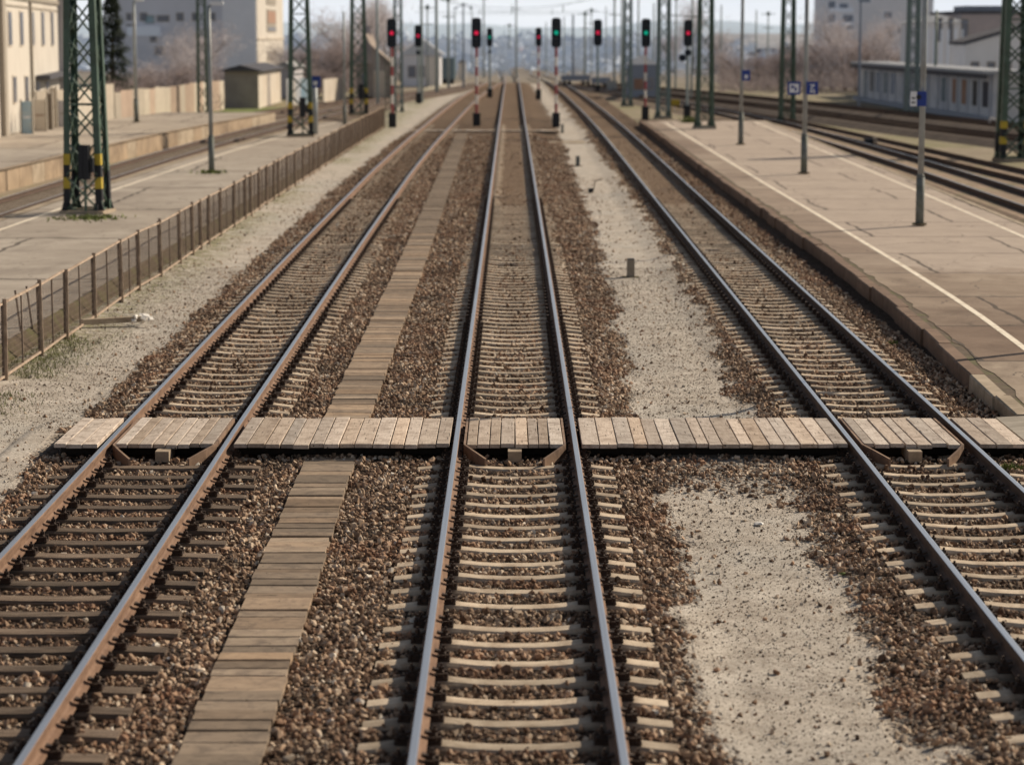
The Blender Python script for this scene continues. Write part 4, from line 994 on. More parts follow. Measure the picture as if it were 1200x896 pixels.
# ------------------------------------------------------------------ signals
def signal(px, pyb, ytop, ybot, lit, label, post='redwhite', aux=None, box=True, ladder=False, D=None):
    if D is None: x, y = gp(px, pyb, -.37)
    else: x, y = xat(px, D), D
    z0 = -.37; zt, zb = zat(ytop, y), zat(ybot, y)
    t = thing('colour_light_signal', label, 'railway signal', (x, y, z0), 0, 'colour light signals')
    H = zt - zb; W = .52 * H / 1.6; zb -= z0; zt -= z0; yf = -.22
    # rounded board
    mb = MB(); pts = []; r_ = W * .32
    for cx, cz, a0 in ((W / 2 - r_, zt - r_, 0), (-W / 2 + r_, zt - r_, 90), (-W / 2 + r_, zb + r_, 180), (W / 2 - r_, zb + r_, 270)):
        for k in range(5): a = R(a0 + k * 22.5); pts.append((cx + r_ * math.cos(a), cz + r_ * math.sin(a)))
    n = len(pts); vs = [(a, yf - .05, b) for a, b in pts] + [(a, yf + .12, b) for a, b in pts]
    mb.add(vs, [(k, n + k, n + (k + 1) % n, (k + 1) % n) for k in range(n)] + [tuple(range(n)), tuple(range(2 * n - 1, n - 1, -1))])
    hd = mb.build('signal_head', M['sigblack'], t)
    nl = 5; order = {'red': 2, 'green': 2}
    for k in range(nl):
        zc = zt - H * (.12 + .19 * k); on = (k == 2)
        mb = MB(); mb.tube((0, yf - .05, zc), (0, yf - .075, zc), W * (.21 if on else .19), n=14)
        if True:
            o = mb.build('lens', M['lit_' + lit] if on else M['glassdark'], hd)
        mb = MB()      # hood
        rr = W * .26; ang = [R(a) for a in range(0, 181, 20)]
        vs = [(rr * math.cos(a), yf - .05, zc + rr * math.sin(a)) for a in ang] + [(rr * math.cos(a), yf - .2, zc + rr * math.sin(a)) for a in ang]
        m_ = len(ang); mb.add(vs, [(i, i + 1, m_ + i + 1, m_ + i) for i in range(m_ - 1)]); mb.build('hood', M['sigblack'], hd)
    # post
    r_ = .085
    if post == 'redwhite':
        hh = .85; segs = 7; top = zb + H * .8; L = (zb - hh) / segs
        for k in range(segs): 
            mb = MB(); mb.tube((0, 0, hh + k * L), (0, 0, hh + (k + 1) * L), r_, n=12)
            mb.build('post_band', M['red'] if k % 2 == 0 else M['white'], t)
        mb = MB(); mb.tube((0, 0, zb), (0, 0, top), r_ * .8, n=10); mb.build('post', M['lampgrey'], t)
    else:
        mb = MB(); mb.tube((0, 0, 0), (0, 0, zb + H * .8), r_ * 1.1, n=12); mb.build('post', M[post], t)
    if box:
        mb = MB(); mb.bbox((-.22, -.22, 0), (.22, .2, .82)); mb.bbox((-.25, -.25, .82), (.25, .23, .86)); mb.bbox((-.18, -.235, .1), (.18, -.22, .74)); mb.build('relay_box', M['black'], t)
    if ladder:
        mb = MB()
        for s in (-.4, -.16): mb.tube((s, .1, 0), (s, .1, zb + .4), .022, n=6)
        for k in range(12): mb.tube((-.4, .1, .3 + k * (zb / 12.5)), (-.16, .1, .3 + k * (zb / 12.5)), .015, n=5)
        mb.build('ladder', M['mast'], t)
    if aux:
        for (dx, ya, s) in aux:
            mb = MB(); zc = zat(ya, y) - z0; mb.tube((dx, yf + .1, zc), (dx, yf - .06, zc), s, n=12); mb.bbox((dx - s, yf + .1, zc - .03), (dx + .02, yf + .24, zc + .03)); mb.build('shunt_light', M['sigblack'], t)
    return t
signal(460, 150, 22, 56, 'red', 'leftmost red signal on a banded post, beside the far end of the mesh fence', ladder=True)
signal(558.5, 150, 21, 56.5, 'red', 'red signal on a red and white post between left and middle track')
signal(651.5, 149.5, 21, 56, 'green', 'green signal on a red and white post between middle and right track')
signal(756, 140.5, 22, 55.5, 'green', 'green signal on a red and white post just beyond the right platform end')
signal(490.5, 122, 29.5, 55, 'red', 'smaller red signal on a grey green post left of the left track', post='mast_grey', aux=[(0.0, 62, .18)])
signal(574, 116, 33, 54.5, 'green', 'smallest green signal on a thin grey post, just right of the red banded one', post='mast_grey', aux=[(0, 61, .16)])
signal(631, 117, 32.5, 54.5, 'red', 'small faded red signal left of the big green one, far away', box=True)
signal(700.5, 101, 23, 54, 'red', 'narrow red signal on a green post, far off behind the right track', post='mast_far', D=215)
signal(805, 139, 23.5, 54.5, 'red', 'red signal on a grey green post behind the end of the right platform', post='mast_grey', aux=[(0, 62, .22), (-.35, 68, .24)])

# ------------------------------------------------------------------ lamp posts and signs
def lamp_post(px, pyb, z, label, r_=.085, base=1.15, H=8.5, head=True, mat='lampgrey', ytop=None, arm=.0):
    x, y = gp(px, pyb, z); t = thing('lamp_post', label, 'lamp post', (x, y, z), 0, 'grey lamp posts')
    if ytop is not None: H = zat(ytop, y) - z
    mb = MB(); mb.tube((0, 0, 0), (0, 0, base), r_ * 1.35, n=14); mb.tube((0, 0, base), (0, 0, base + .08), r_ * 1.35, r_, n=14); mb.build('base_tube', M['lampdark'], t, True)
    mb = MB(); mb.tube((0, 0, base + .08), (0, 0, H), r_, r_ * .75, n=14); mb.build('pole', M[mat], t, True)
    mb = MB(); mb.tube((0, 0, -.01), (0, 0, .04), r_ * 2.4, n=12); mb.build('foot', M['soil'], t)
    if head:
        mb = MB(); mb.bar((0, 0, H), (.35, 0, H + .06), .05); mb.build('arm', M[mat], t)
        mb = MB(); mb.box((.3, 0, H + .1), (.5, .22, .1)); mb.box((.3, 0, H + .03), (.36, .15, .04)); mb.build('lantern', M['signwhite'], t)
    return t
lamp_post(1077.5, 263, .1, 'tall grey lamp post nearest on the right platform, with white and blue sign', .082, 1.25)
lamp_post(942, 203, .1, 'second grey lamp post on the right platform, between two blue square signs', .09, 1.35)
lamp_post(868, 169, .1, 'third and farthest grey lamp post on the right platform', .09, 1.4)
lamp_post(248, 201, LPZ, 'slender grey lamp post on the left platform with a dark lower part', .085, 1.3, ytop=7)
lamp_post(160, 143, .3, 'grey lamp post on the far left platform in front of the panel fence', .1, 1.2, ytop=2)
lamp_post(404, 146, LPZ, 'thin grey post at the far end of the left platform near the fence', .08, 1.0, ytop=14, head=False)
lamp_post(1325, 398, .1, 'lamp post on the right platform just outside the view', .1, 1.3) if False else None
# the post whose shadow falls over the right platform near the ramp
tp = thing('lamp_post', 'grey lamp post on the right platform near the ramp', 'lamp post', (10.2, 38.5, .1), 0, 'grey lamp posts')
MB().tube((0, 0, 0), (0, 0, 8.5), .085, .065, n=12).build('pole', M['lampgrey'], tp, True)

def sign_board(px, py, D, wpx, hpx, name, label, mark, face='blue', dx=0.0):
    x, z = xat(px, D), zat(py, D); w_, h_ = wpx / 2750 * D, hpx / 2750 * D
    t = thing(name, label, 'sign', (x, D, z), dx, 'blue platform signs')
    MB().bbox((-w_ / 2, -.02, -h_ / 2), (w_ / 2, .02, h_ / 2)).build('board', M[face], t)
    MB().bbox((-w_ / 2, .021, -.03), (w_ / 2, .06, .03)).build('bracket', M['lampgrey'], t)
    mb = MB(); y = -.026
    def rect(x0, z0, x1, z1): mb.bbox((x0 * w_, y, z0 * h_), (x1 * w_, y + .005, z1 * h_))
    if mark == 'picto':
        mb2 = MB(); mb2.bbox((-.36 * w_, -.026, -.34 * h_), (.36 * w_, -.021, .34 * h_)); mb2.build('pictogram', M['signwhite'], t)
        y = -.032
        mb.bar((-.2 * w_, y, .2 * h_), (.2 * w_, y, -.05 * h_), .1 * w_, .004, up=Vector((0, 1, 0))); rect(-.22, -.05, -.1, .22); rect(.04, -.2, .2, -.06)
        mb.build('glyph', M['blue'], t)
    elif mark == 'arrow':
        rect(-.22, .2, .2, .29); mb.bar((.16 * w_, y, .22 * h_), (-.18 * w_, y, -.04 * h_), .1 * w_, .005, up=Vector((0, 1, 0)))
        mb.bar((.05 * w_, y, -.06 * h_), (-.2 * w_, y, -.28 * h_), .09 * w_, .005, up=Vector((0, 1, 0))); rect(-.2, -.32, .26, -.24); rect(.1, -.42, .2, -.08)
        mb.build('glyph', M['signwhite'], t)
    elif mark == 'halfwhite':
        mb2 = MB(); mb2.bbox((-.5 * w_, -.026, -.5 * h_), (-.1 * w_, -.021, .5 * h_)); mb2.build('white_field', M['signwhite'], t)
        mb.tube((.02 * w_, y, .12 * h_), (.02 * w_, y - .006, .12 * h_), .16 * w_, n=12); rect(-.42, -.3, -.2, -.2); rect(-.42, 0, -.2, .1)
        mb.build('glyph', M['black'], t)
    elif mark == 'dot':
        rect(-.2, -.3, .2, .05); mb.build('glyph', M['signwhite'], t)
    return t
_, D1 = gp(942, 203, .1)
sign_board(931.5, 103.5, D1 - .14, 15, 15, 'platform_sign', 'blue square sign with white pictogram, left of the second lamp post', 'picto')
sign_board(953, 103.5, D1 - .14, 13.5, 15, 'platform_sign', 'blue square sign with white arrow marks, right of the second lamp post', 'arrow')
_, D1 = gp(1077.5, 263, .1)
sign_board(1078, 116, D1 - .14, 19, 17, 'platform_sign', 'sign half white and half blue on the nearest right lamp post', 'halfwhite')
_, D1 = gp(868, 169, .1)
sign_board(875, 88.5, D1 - .14, 9.5, 12, 'platform_sign', 'small blue sign with white mark on the farthest right lamp post', 'dot')
x_, y_ = gp(368, 158, LPZ); t = thing('sign_post', 'pale thick post with blue sign behind the second left mast', 'sign post', (x_, y_ + .6, LPZ))
MB().tube((0, 0, 0), (0, 0, zat(100, y_)), .16, .14, n=12).build('pole', M['lampgrey'], t, True)
sign_board(369, 96, y_ + .3, 12, 13, 'platform_sign', 'plain blue sign on the thick pale post by the second left mast', 'dot')

# thin far poles
def far_pole(px, D, r_, ytop, label, kind='plain', mat='mast_grey', ybot=None):
    x = xat(px, D); t = thing('line_pole', label, 'pole', (x, D, -.4), 0, 'thin distant poles'); H = (zat(ytop, D) + .4)
    mb = MB(); mb.tube((0, 0, 0), (0, 0, H), r_, r_ * .7, n=8); mb.build('pole', M[mat], t, True)
    if kind == 'double':
        mb = MB()
        for s in (-1, 1): mb.bar((0, 0, H - .1), (s * .75, 0, H - .35), .07); mb.box((s * .8, 0, H - .42), (.35, .22, .16))
        mb.box((0, 0, H), (.3, .25, .2)); mb.build('lamp_arms', M['haze_dark'], t)
    elif kind == 'bracket':
        mb = MB(); mb.bar((-.9, 0, H - .3), (.9, 0, H - .3), .08); mb.bar((-.6, 0, H - 2), (.6, 0, H - 2), .08); mb.box((0, 0, H - .25), (.35, .3, .5)); mb.build('insulator_arms', M['mast'], t)
    return t
far_pole(494, 190, .13, -30, 'thin pale mast just behind the smaller red signal')
far_pole(511.5, 215, .17, -30, 'pale thin mast right of the smaller red signal', 'plain')
far_pole(525.5, 235, .15, -4, 'thin mast with dark top fitting, left of the twin lamp', 'bracket')
far_pole(543, 240, .11, 5, 'distant twin armed yard lamp left of the red banded signal', 'double', 'haze_dark')
far_pole(605, 300, .13, -8, 'thin distant pole above the middle track', 'bracket')
far_pole(671.5, 300, .16, 17, 'short distant pole right of the big green signal', 'plain', 'haze_dark')
far_pole(685.5, 290, .16, 14, 'short distant pole with cross arm, second right of the big green signal', 'bracket', 'mast_grey')
far_pole(720, 240, .14, -6, 'distant pole with green insulator behind the grey cabinet', 'bracket')
far_pole(728.5, 260, .12, -30, 'thin pale pole left of the pale green mast')
far_pole(1097, 170, .11, 12, 'thin dark pole standing before the two storey building', 'plain', 'mast')
far_pole(1008, 175, .11, 3, 'tall dark lamp pole at the left end of the long shed', 'plain', 'haze_dark')
far_pole(622, 330, .1, 34, 'tiny far mast between the red and green signals', 'plain', 'haze_b')
far_pole(591, 330, .1, 36, 'tiny far mast left of the middle track vanishing point', 'plain', 'haze_b')
far_pole(811, 190, .1, -10, 'thin pole behind the red signal by the right platform', 'bracket', 'mast_grey')
far_pole(886, 260, .1, 12, 'thin distant pole right of the third platform lamp', 'plain', 'mast_grey')
far_pole(442, 180, .12, -30, 'pale bare pole left of the leftmost red signal', 'plain', 'mast_grey')

for (px_, D_, r__, yt_, w_) in ((501, 250, .1, 6, 'between the smaller red signal and the tapering pale mast'), (533, 310, .11, 12, 'just left of the twin armed yard lamp'), (553, 320, .1, 14, 'left of the red banded signal, thin as a line'), (567, 300, .12, -20, 'between red banded and smallest green signal'), (597, 380, .1, 28, 'close to the vanishing point of the middle track'), (640, 340, .1, 26, 'between small red and big green signal'), (661, 330, .11, 20, 'right beside the big green signal'), (693, 320, .1, 10, 'left beside the narrow red signal'), (710, 330, .1, 8, 'between narrow red signal and grey cabinet'), (748, 260, .12, -10, 'just left of the right green signal'), (766, 280, .12, 4, 'between right green signal and the mast on the sand'), (792, 240, .11, -5, 'between the two masts near the platform end'), (845, 270, .11, 6, 'right of the mast at the platform end'), (900, 300, .11, 14, 'left of the mast with the blue signs')):
    far_pole(px_, D_, r__, yt_, 'hazy thin mast ' + w_, 'bracket' if int(px_) % 3 == 0 else 'plain', 'mast_grey')

# small things beyond the right platform
x_, y_ = gp(717, 110, -.4); t = thing('cabinet', 'grey relay cabinet in the distance right of the narrow red signal', 'cabinet', (x_, y_, -.4))
MB().bbox((-.45, -.3, 0), (.45, .3, 1.15)).build('body', M['lampgrey'], t); MB().bbox((-.5, -.35, 1.15), (.5, .35, 1.22)).build('lid', M['roof'], t)
x_, y_ = gp(978, 172, -.3); x_, y_ = gp(1019, 172, -.3); t = thing('point_machine', 'dark round point machine on the dirt between the tracks right of the platform', 'point machine', (x_, y_, -.3))
MB().tube((-.25, 0, .22), (.15, 0, .3), .2, .16, n=10).build('housing', M['black'], t); MB().bbox((.16, -.12, 0), (.36, .12, .45)).build('bracket', M['conc'], t)
x_, y_ = gp(1163, 148, -.3); mb = MB(); mb.prism([(-.2, -.12), (.2, -.12), (.25, .1), (-.2, .12)], 0, .5); mb.box((0, 0, .55), (.3, .2, .08)); o = mb.build('boundary_stone', M['white']); o.location = (x_, y_, -.35); tag(o, 'white painted boundary stone between tracks left of the big right mast', 'boundary stone')
x_, y_ = gp(768, 134, -.4); mb = MB(); mb.bar((-.1, 0, 0), (-.1, 0, .9), .05); mb.bar((.3, 0, 0), (.3, 0, .9), .05); mb.box((.1, 0, .7), (.7, .05, .4)); o = mb.build('warning_board', M['yellow']); o.location = (xat(790, y_ + 4), y_ + 4, -.4); tag(o, 'small yellow board on the sand beside the grey green signal', 'board')

# ------------------------------------------------------------------ buildings
class Wall:
    """helper for a box building; local axes: x along width, y along depth"""
def building(name, label, cat, loc, rz, W, Dp, H, wall, roof='flat', roofmat='roof', rise=1.2, eave=.3, wins=(), winmat='window', group=None, frame='winframe'):
    t = thing(name, label, cat, loc, rz, group)
    mb = MB(); mb.bbox((0, 0, 0), (W, Dp, H)); mb.build('wall', M[wall], t)
    if roof == 'flat': mb = MB(); mb.bbox((-eave, -eave, H), (W + eave, Dp + eave, H + .3)); mb.build('roof', M[roofmat], t)
    elif roof in ('gable_y', 'gable_x', 'hip'):
        e = eave; z = H + .01
        if roof == 'gable_y': vs = [(-e, -e, z), (W + e, -e, z), (W + e, Dp + e, z), (-e, Dp + e, z), (W / 2, -e, z + rise), (W / 2, Dp + e, z + rise)]; fs = [(0, 1, 4), (1, 2, 5, 4), (2, 3, 5), (3, 0, 4, 5), (0, 3, 2, 1)]
        elif roof == 'gable_x': vs = [(-e, -e, z), (W + e, -e, z), (W + e, Dp + e, z), (-e, Dp + e, z), (-e, Dp / 2, z + rise), (W + e, Dp / 2, z + rise)]; fs = [(0, 1, 5, 4), (1, 2, 5), (2, 3, 4, 5), (3, 0, 4), (0, 3, 2, 1)]
        else:
            i = min(W, Dp) * .45; vs = [(-e, -e, z), (W + e, -e, z), (W + e, Dp + e, z), (-e, Dp + e, z)]
            vs += [(i, Dp / 2, z + rise), (W - i, Dp / 2, z + rise)] if W >= Dp else [(W / 2, i, z + rise), (W / 2, Dp - i, z + rise)]
            fs = [(0, 1, 5, 4), (1, 2, 5), (2, 3, 4, 5), (3, 0, 4), (0, 3, 2, 1)] if W >= Dp else [(0, 1, 4), (1, 2, 5, 4), (2, 3, 5), (3, 0, 4, 5), (0, 3, 2, 1)]
        mb = MB(); mb.add(vs, fs); mb.build('roof', M[roofmat], t)
    for wdef in wins:
        face, u, z, ww, wh = wdef[:5]; wm = wdef[5] if len(wdef) > 5 else winmat
        mb = MB(); pn = MB()
        if face == 'r':
            mb.bbox((W + .003, u - .08, z - .08), (W + .05, u + ww + .08, z + wh + .08)); pn.bbox((W + .053, u, z), (W + .058, u + ww, z + wh)); sl = MB(); 
        else:
            mb.bbox((u - .08, -.05, z - .08), (u + ww + .08, -.003, z + wh + .08)); pn.bbox((u, -.058, z), (u + ww, -.053, z + wh))
        f_ = mb.build('window', M[frame], t); pn.build('pane', M[wm], f_)
    return t
# cream building on the left: sunlit long front facing the tracks, slightly turned
rz = math.atan(.111)
wins = []
# local y runs along the front from the near end (Y about 100)
bx, by = -22.9, 100.0
def front_s(px):       # distance along the front of the place where the sight line at px meets it
    k = (px - 600) / 2750 / 1.0105 ; k = (px - 600) / 2750 * 1.0 / (math.cos(TILT) + .147 * math.sin(TILT))
    # x = bx - s*sin, y = by + s*cos ; x/y = k
    s_, c_ = math.sin(rz), math.cos(rz); return (k * by - bx) / (-s_ - k * c_)
Wd = 12.0
for px in (11.5, 25, 38, 50, 61):
    s_ = front_s(px); yy = by + s_ * math.cos(rz); z1, z0 = zat(14.5, yy), zat(53, yy); wins.append(('r', s_ - .8, z0 + .4, 1.5, z1 - z0))
for px in (14.7, 28.6):
    s_ = front_s(px); yy = by + s_ * math.cos(rz); z1, z0 = zat(90, yy), zat(120, yy); wins.append(('r', s_ - .7, z0 + .4, 1.5, z1 - z0))
for px in (42, 53):
    s_ = front_s(px); yy = by + s_ * math.cos(rz); z1, z0 = zat(95, yy), zat(128, yy); wins.append(('r', s_ - .7, z0 + .4, 1.6, z1 - z0))
Lf = front_s(68.3)
cb = building('cream_building', 'two storey cream plastered building with tall windows at the left edge', 'building', (bx - Wd * math.cos(rz), by - Wd * math.sin(rz), -.4), rz, Wd, Lf, 10.5, 'cream', wins=wins, frame='beige')
mb = MB(); mb.bbox((Wd + .003, 0, 7.25), (Wd + .12, Lf, 7.5)); mb.bbox((Wd + .003, 0, 6.85), (Wd + .06, Lf, 6.93)); mb.build('cornice', M['winframe'], cb)
s1 = front_s(34.5); MB().bbox((Wd + .003, s1, 0), (Wd + .14, s1 + .5, 10)).build('downpipe', M['winframe'], cb)
s1 = front_s(40); MB().bbox((Wd + .003, s1, 3.0), (Wd + .8, Lf + .2, 3.22)).build('canopy', M['roof_dark'], cb)
MB().bbox((-1, Lf + .003, 0), (Wd + .45, Lf + 7, 10.5)).build('end_bay', M['greyplaster'], cb)
s1 = front_s(1.5); MB().bbox((Wd + .003, s1 - 1.5, 0), (Wd + .25, s1, 10.3)).build('pilaster', M['winframe'], cb)

# fences and gates at the foot of the cream building
def plank_run(x0, y0, x1, y1, z, h_, n, name, label, cat, mats, gap=.02, posts=False):
    t = thing(name, label, cat, (x0, y0, z)); rnd = random.Random(int(abs(x0 * 10) + y0)); d = Vector((x1 - x0, y1 - y0, 0)); L = d.length; a = math.atan2(d.y, d.x)
    rot = Matrix.Rotation(a, 3, 'Z')
    for k in range(n):
        c = d * ((k + .5) / n); hh = h_ * rnd.uniform(.96, 1.02); mb = MB(); mb.box((c.x, c.y, hh / 2), (L / n - gap, .08, hh), rot=rot)
        mb.build('panel', rnd.choice(mats), t)
        if posts:
            c = d * (k / n); mb = MB(); mb.box((c.x, c.y, h_ * .52), (.14, .14, h_ * 1.04), rot=rot); mb.build('post', mats[0], t)
    return t
t = thing('slat_fence', 'brown fence of horizontal slats at the left edge below the cream building', 'fence', (-27.2, 114, .3))
A = Vector((0, 0, 0)); B = Vector((1.9, 5.5, 0))
for k in range(8):
    mb = MB(); mb.bar(A + Vector((0, 0, .15 + k * .19)), B + Vector((0, 0, .15 + k * .19)), .04, .15); mb.build('slat', M['slat'], t)
for k in range(4):
    p = A + (B - A) * (k / 3); mb = MB(); mb.bar(p, p + Vector((0, 0, 1.75)), .1, .1); mb.build('post', M['roof_dark'], t)
def slab_at(px0, px1, ytop, ybot, z, name, label, cat, mat, extra=None):
    p = at((px0 + px1) / 2, ybot, z); x0, x1 = xat(px0, p.y), xat(px1, p.y); h_ = zat(ytop, p.y) - z
    t = thing(name, label, cat, (p.x, p.y, z)); w_ = x1 - x0
    MB().bbox((-w_ / 2, 0, 0), (w_ / 2, .15, h_)).build('leaf', M[mat], t)
    mb = MB(); mb.bbox((-w_ / 2 - .06, -.03, 0), (-w_ / 2 - .003, .2, h_ + .1)); mb.bbox((w_ / 2 + .003, -.03, 0), (w_ / 2 + .06, .2, h_ + .1)); mb.build('frame', M['winframe'], t)
    mb = MB(); mb.bbox((-w_ / 2 + .08, -.02, h_ * .48), (w_ / 2 - .08, -.003, h_ * .54)); mb.build('crossbar', M[extra or 'winframe'], t)
    return t
slab_at(26, 38, 119, 157, .3, 'gate', 'pale blue painted gate beside the brown slat fence', 'gate', 'bluedoor', 'signwhite')
slab_at(40, 54, 117, 154, .3, 'wall_panel', 'cream and pink wall panel right of the pale blue gate', 'wall', 'beige', 'pink')
slab_at(57, 61, 110, 152, .3, 'wall_pier', 'dark narrow pier next to the cream gate post', 'pier', 'slat')
slab_at(61.5, 66, 103, 150, .3, 'gate_post', 'tall cream gate post at the corner of the cream building', 'gate post', 'beige')
slab_at(69, 76, 118, 149, .3, 'wall_pier', 'lilac grey wall pier just left of the nearest mast', 'pier', 'greyplaster')

plank_run(-25.2, 125, -23.45, 139, -.1, 2.25, 9, 'panel_fence', 'beige concrete panel fence seen through the nearest mast', 'fence', [M['panel'], M['panel'], M['beige']], posts=False)
plank_run(-23.4, 139, -21.2, 173.7, -.4, 2.15, 22, 'panel_fence', 'long pink and beige concrete panel fence at the far left', 'fence', [M['panel'], M['pink'], M['pink'], M['panel'], M['beige']], posts=False)

# apartment block and tower
w1 = []
k_ = 250 / 2750
for (px, py, wpx, hpx, m_) in ((152, 20, 5, 7, 'window'), (169, 20, 7, 8, 'window'), (176, 23, 10, 8, 'window_pale'), (192, 22, 13, 6, 'window'), (212, 20, 7, 8, 'window'), (152, 32, 5, 5, 'window'), (180, 46, 6, 6, 'window'), (188, 60, 12, 8, 'window'), (205, 60, 8, 6, 'window'), (230, 20, 6, 8, 'window'), (245, 40, 7, 8, 'window'), (250, 20, 6, 8, 'window'), (232, 44, 6, 7, 'window')):
    w1.append(('f', xat(px - wpx / 2, 250) - xat(134, 250), zat(py + hpx / 2, 250) + .4, wpx * k_, hpx * k_, m_))
ab = building('apartment_block', 'blue grey apartment block with scattered dark windows behind bare bushes at left', 'apartment building', (xat(134, 252), 252, -.4), 0, xat(261.5, 252) - xat(134, 252), 10, 14, 'block', wins=w1)
mb = MB(); W_ = xat(263, 250) - xat(134, 250); zz = zat(38, 250); mb.bbox((1.5, -.9, zz), (5.0, -.003, zz + .2)); mb.bbox((1.5, -.95, zz + .2), (5.0, -.85, zz + 1.0)); mb.build('balcony', M['haze_house'], ab)
w2 = []
xr = xat(300, 250)
for k in range(5):
    z = 14 - k * 3.0
    w2.append(('r', 13.0, z - 2.3, 9.0, 2.1, 'loggia' if k in (0, 2, 3) else 'window'))
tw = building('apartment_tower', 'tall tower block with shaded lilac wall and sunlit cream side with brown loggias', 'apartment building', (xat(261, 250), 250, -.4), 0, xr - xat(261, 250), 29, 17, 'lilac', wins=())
# sunlit side as its own skin with loggias; sunlight put into its cream colour
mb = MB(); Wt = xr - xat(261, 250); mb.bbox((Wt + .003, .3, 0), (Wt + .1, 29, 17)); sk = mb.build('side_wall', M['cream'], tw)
for k, (z0, z1, m_) in enumerate(((zat(8, 280), zat(-3, 280), 'winframe'), (zat(30, 280), zat(13, 280), 'loggia'), (zat(38, 280), zat(31, 280), 'window'), (zat(70, 280), zat(60, 280), 'winframe'))):
    mb = MB(); mb.bbox((Wt + .11, 10, z0 + .4), (Wt + .18, 20, z1 + .4)); f_ = mb.build('loggia', M['winframe'], tw); mb = MB(); mb.bbox((Wt + .182, 10.8, z0 + .6), (Wt + .2, 19.2, z1 + .2)); mb.build('pane', M[m_], f_)
mb = MB(); mb.bbox((Wt + .101, .3, zat(46, 280) + .4), (Wt + .22, 29, zat(44.5, 280) + .4)); mb.build('ledge', M['beige'], tw)

# shed at the end of the panel fence
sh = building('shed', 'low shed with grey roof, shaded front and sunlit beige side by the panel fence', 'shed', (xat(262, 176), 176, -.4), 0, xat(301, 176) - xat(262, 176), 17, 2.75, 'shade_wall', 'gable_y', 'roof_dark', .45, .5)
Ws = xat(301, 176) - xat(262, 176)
MB().bbox((Ws + .003, .05, 0), (Ws + .06, 17, 2.7)).build('side_wall', M['beige'], sh)  # beige skin: sunlight on this side put into its colour
MB().bbox((Ws + .063, 6.5, 0), (Ws + .09, 8.5, 2.4)).build('door', M['shade_wall'], sh)
building('shed', 'small pale shed with bluish roof behind the grey roofed shed', 'shed', (xat(322, 205), 205, -.4), 0, 1.6, 9, 2.6, 'greyplaster', 'gable_y', 'roof', .5, .3)
x_, y_ = xat(335, 185), 185
plank_run(x_, y_, xat(362, 187), 187, -.4, 2.0, 5, 'board_fence', 'white board fence seen through the second left mast', 'fence', [M['signwhite'], M['white'], M['bluedoor']])
plank_run(xat(378, 190), 190, xat(403, 196), 196, -.4, 1.9, 4, 'garden_wall', 'beige garden wall between the two far left masts', 'wall', [M['beige'], M['panel']])
# gabled house
D_ = 205
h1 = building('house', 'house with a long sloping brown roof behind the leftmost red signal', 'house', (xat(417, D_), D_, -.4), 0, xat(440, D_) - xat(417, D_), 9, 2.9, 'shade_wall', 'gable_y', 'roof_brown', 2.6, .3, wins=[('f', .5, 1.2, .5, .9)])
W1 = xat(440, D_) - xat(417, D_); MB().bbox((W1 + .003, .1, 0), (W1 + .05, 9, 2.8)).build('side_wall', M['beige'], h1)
MB().bbox((.6, 5, 3.6), (1.0, 5.5, 6.2)).build('chimney', M['brick'], h1)
D_ = 196
t = thing('lean_to', 'lean to roof sloping down right beside the gabled house, with sunlit end wall', 'lean-to', (xat(434, D_), D_, -.4)); wl = xat(461, D_) - xat(434, D_)
mb = MB(); zt_, zb_ = zat(52, D_) + .4, zat(76, D_) + .4; mb.add([(0, 0, zt_), (wl, 0, zb_), (wl, 4, zb_), (0, 4, zt_), (0, 0, zt_ - .2), (wl, 0, zb_ - .2), (wl, 4, zb_ - .2), (0, 4, zt_ - .2)], [(0, 1, 2, 3), (7, 6, 5, 4), (0, 4, 5, 1), (1, 5, 6, 2), (2, 6, 7, 3), (3, 7, 4, 0)]); mb.build('roof', M['roof_brown'], t)
mb = MB(); mb.add([(.1, .3, 0), (wl - .2, .3, 0), (wl - .2, .3, zb_ - .2), (.1, .3, zt_ - .3), (.1, 3.8, 0), (wl - .2, 3.8, 0), (wl - .2, 3.8, zb_ - .2), (.1, 3.8, zt_ - .3)], [(0, 1, 2, 3), (1, 5, 6, 2), (4, 7, 6, 5), (0, 3, 7, 4)]); mb.build('wall', M['shade_wall'], t)
p0 = xat(437, D_) - xat(434, D_); MB().bbox((p0, .2, 0), (p0 + 1.05, .29, zat(83, D_) + .4)).build('plaster_panel', M['beige'], t)  # beige panel paints in the sunlit end wall
D_ = 250
h2 = building('house', 'small white house with pale hipped roof beyond the smaller red signal', 'house', (xat(472, D_), D_, -.4), 0, xat(515, D_) - xat(472, D_), 8, 3.3, 'pale_block', 'hip', 'roof_pale', 1.7, .4, wins=[('f', .6, 1, .7, 1.1), ('f', 1.8, 1, .7, 1.1)])
p0 = xat(498, D_) - xat(472, D_); MB().bbox((p0, -.06, 0), (p0 + 1.5, -.003, 3.1)).build('plaster_panel', M['white'], h2)
t = thing('water_tank', 'dark teal tank on the yard right of the white house', 'tank', (xat(525, 260), 260, -.4)); MB().tube((0, 0, .6), (0, 0, 2.9), .85, .85, n=16).build('drum', M['tank'], t); MB().box((0, 0, .3), (1.3, 1.3, .6)).build('plinth', M['black'], t)
building('hut', 'tiny white hut right of the dark teal tank', 'hut', (xat(537, 290), 290, -.4), 0, .9, 2, 2.0, 'white', 'gable_y', 'roof', .4, .15)

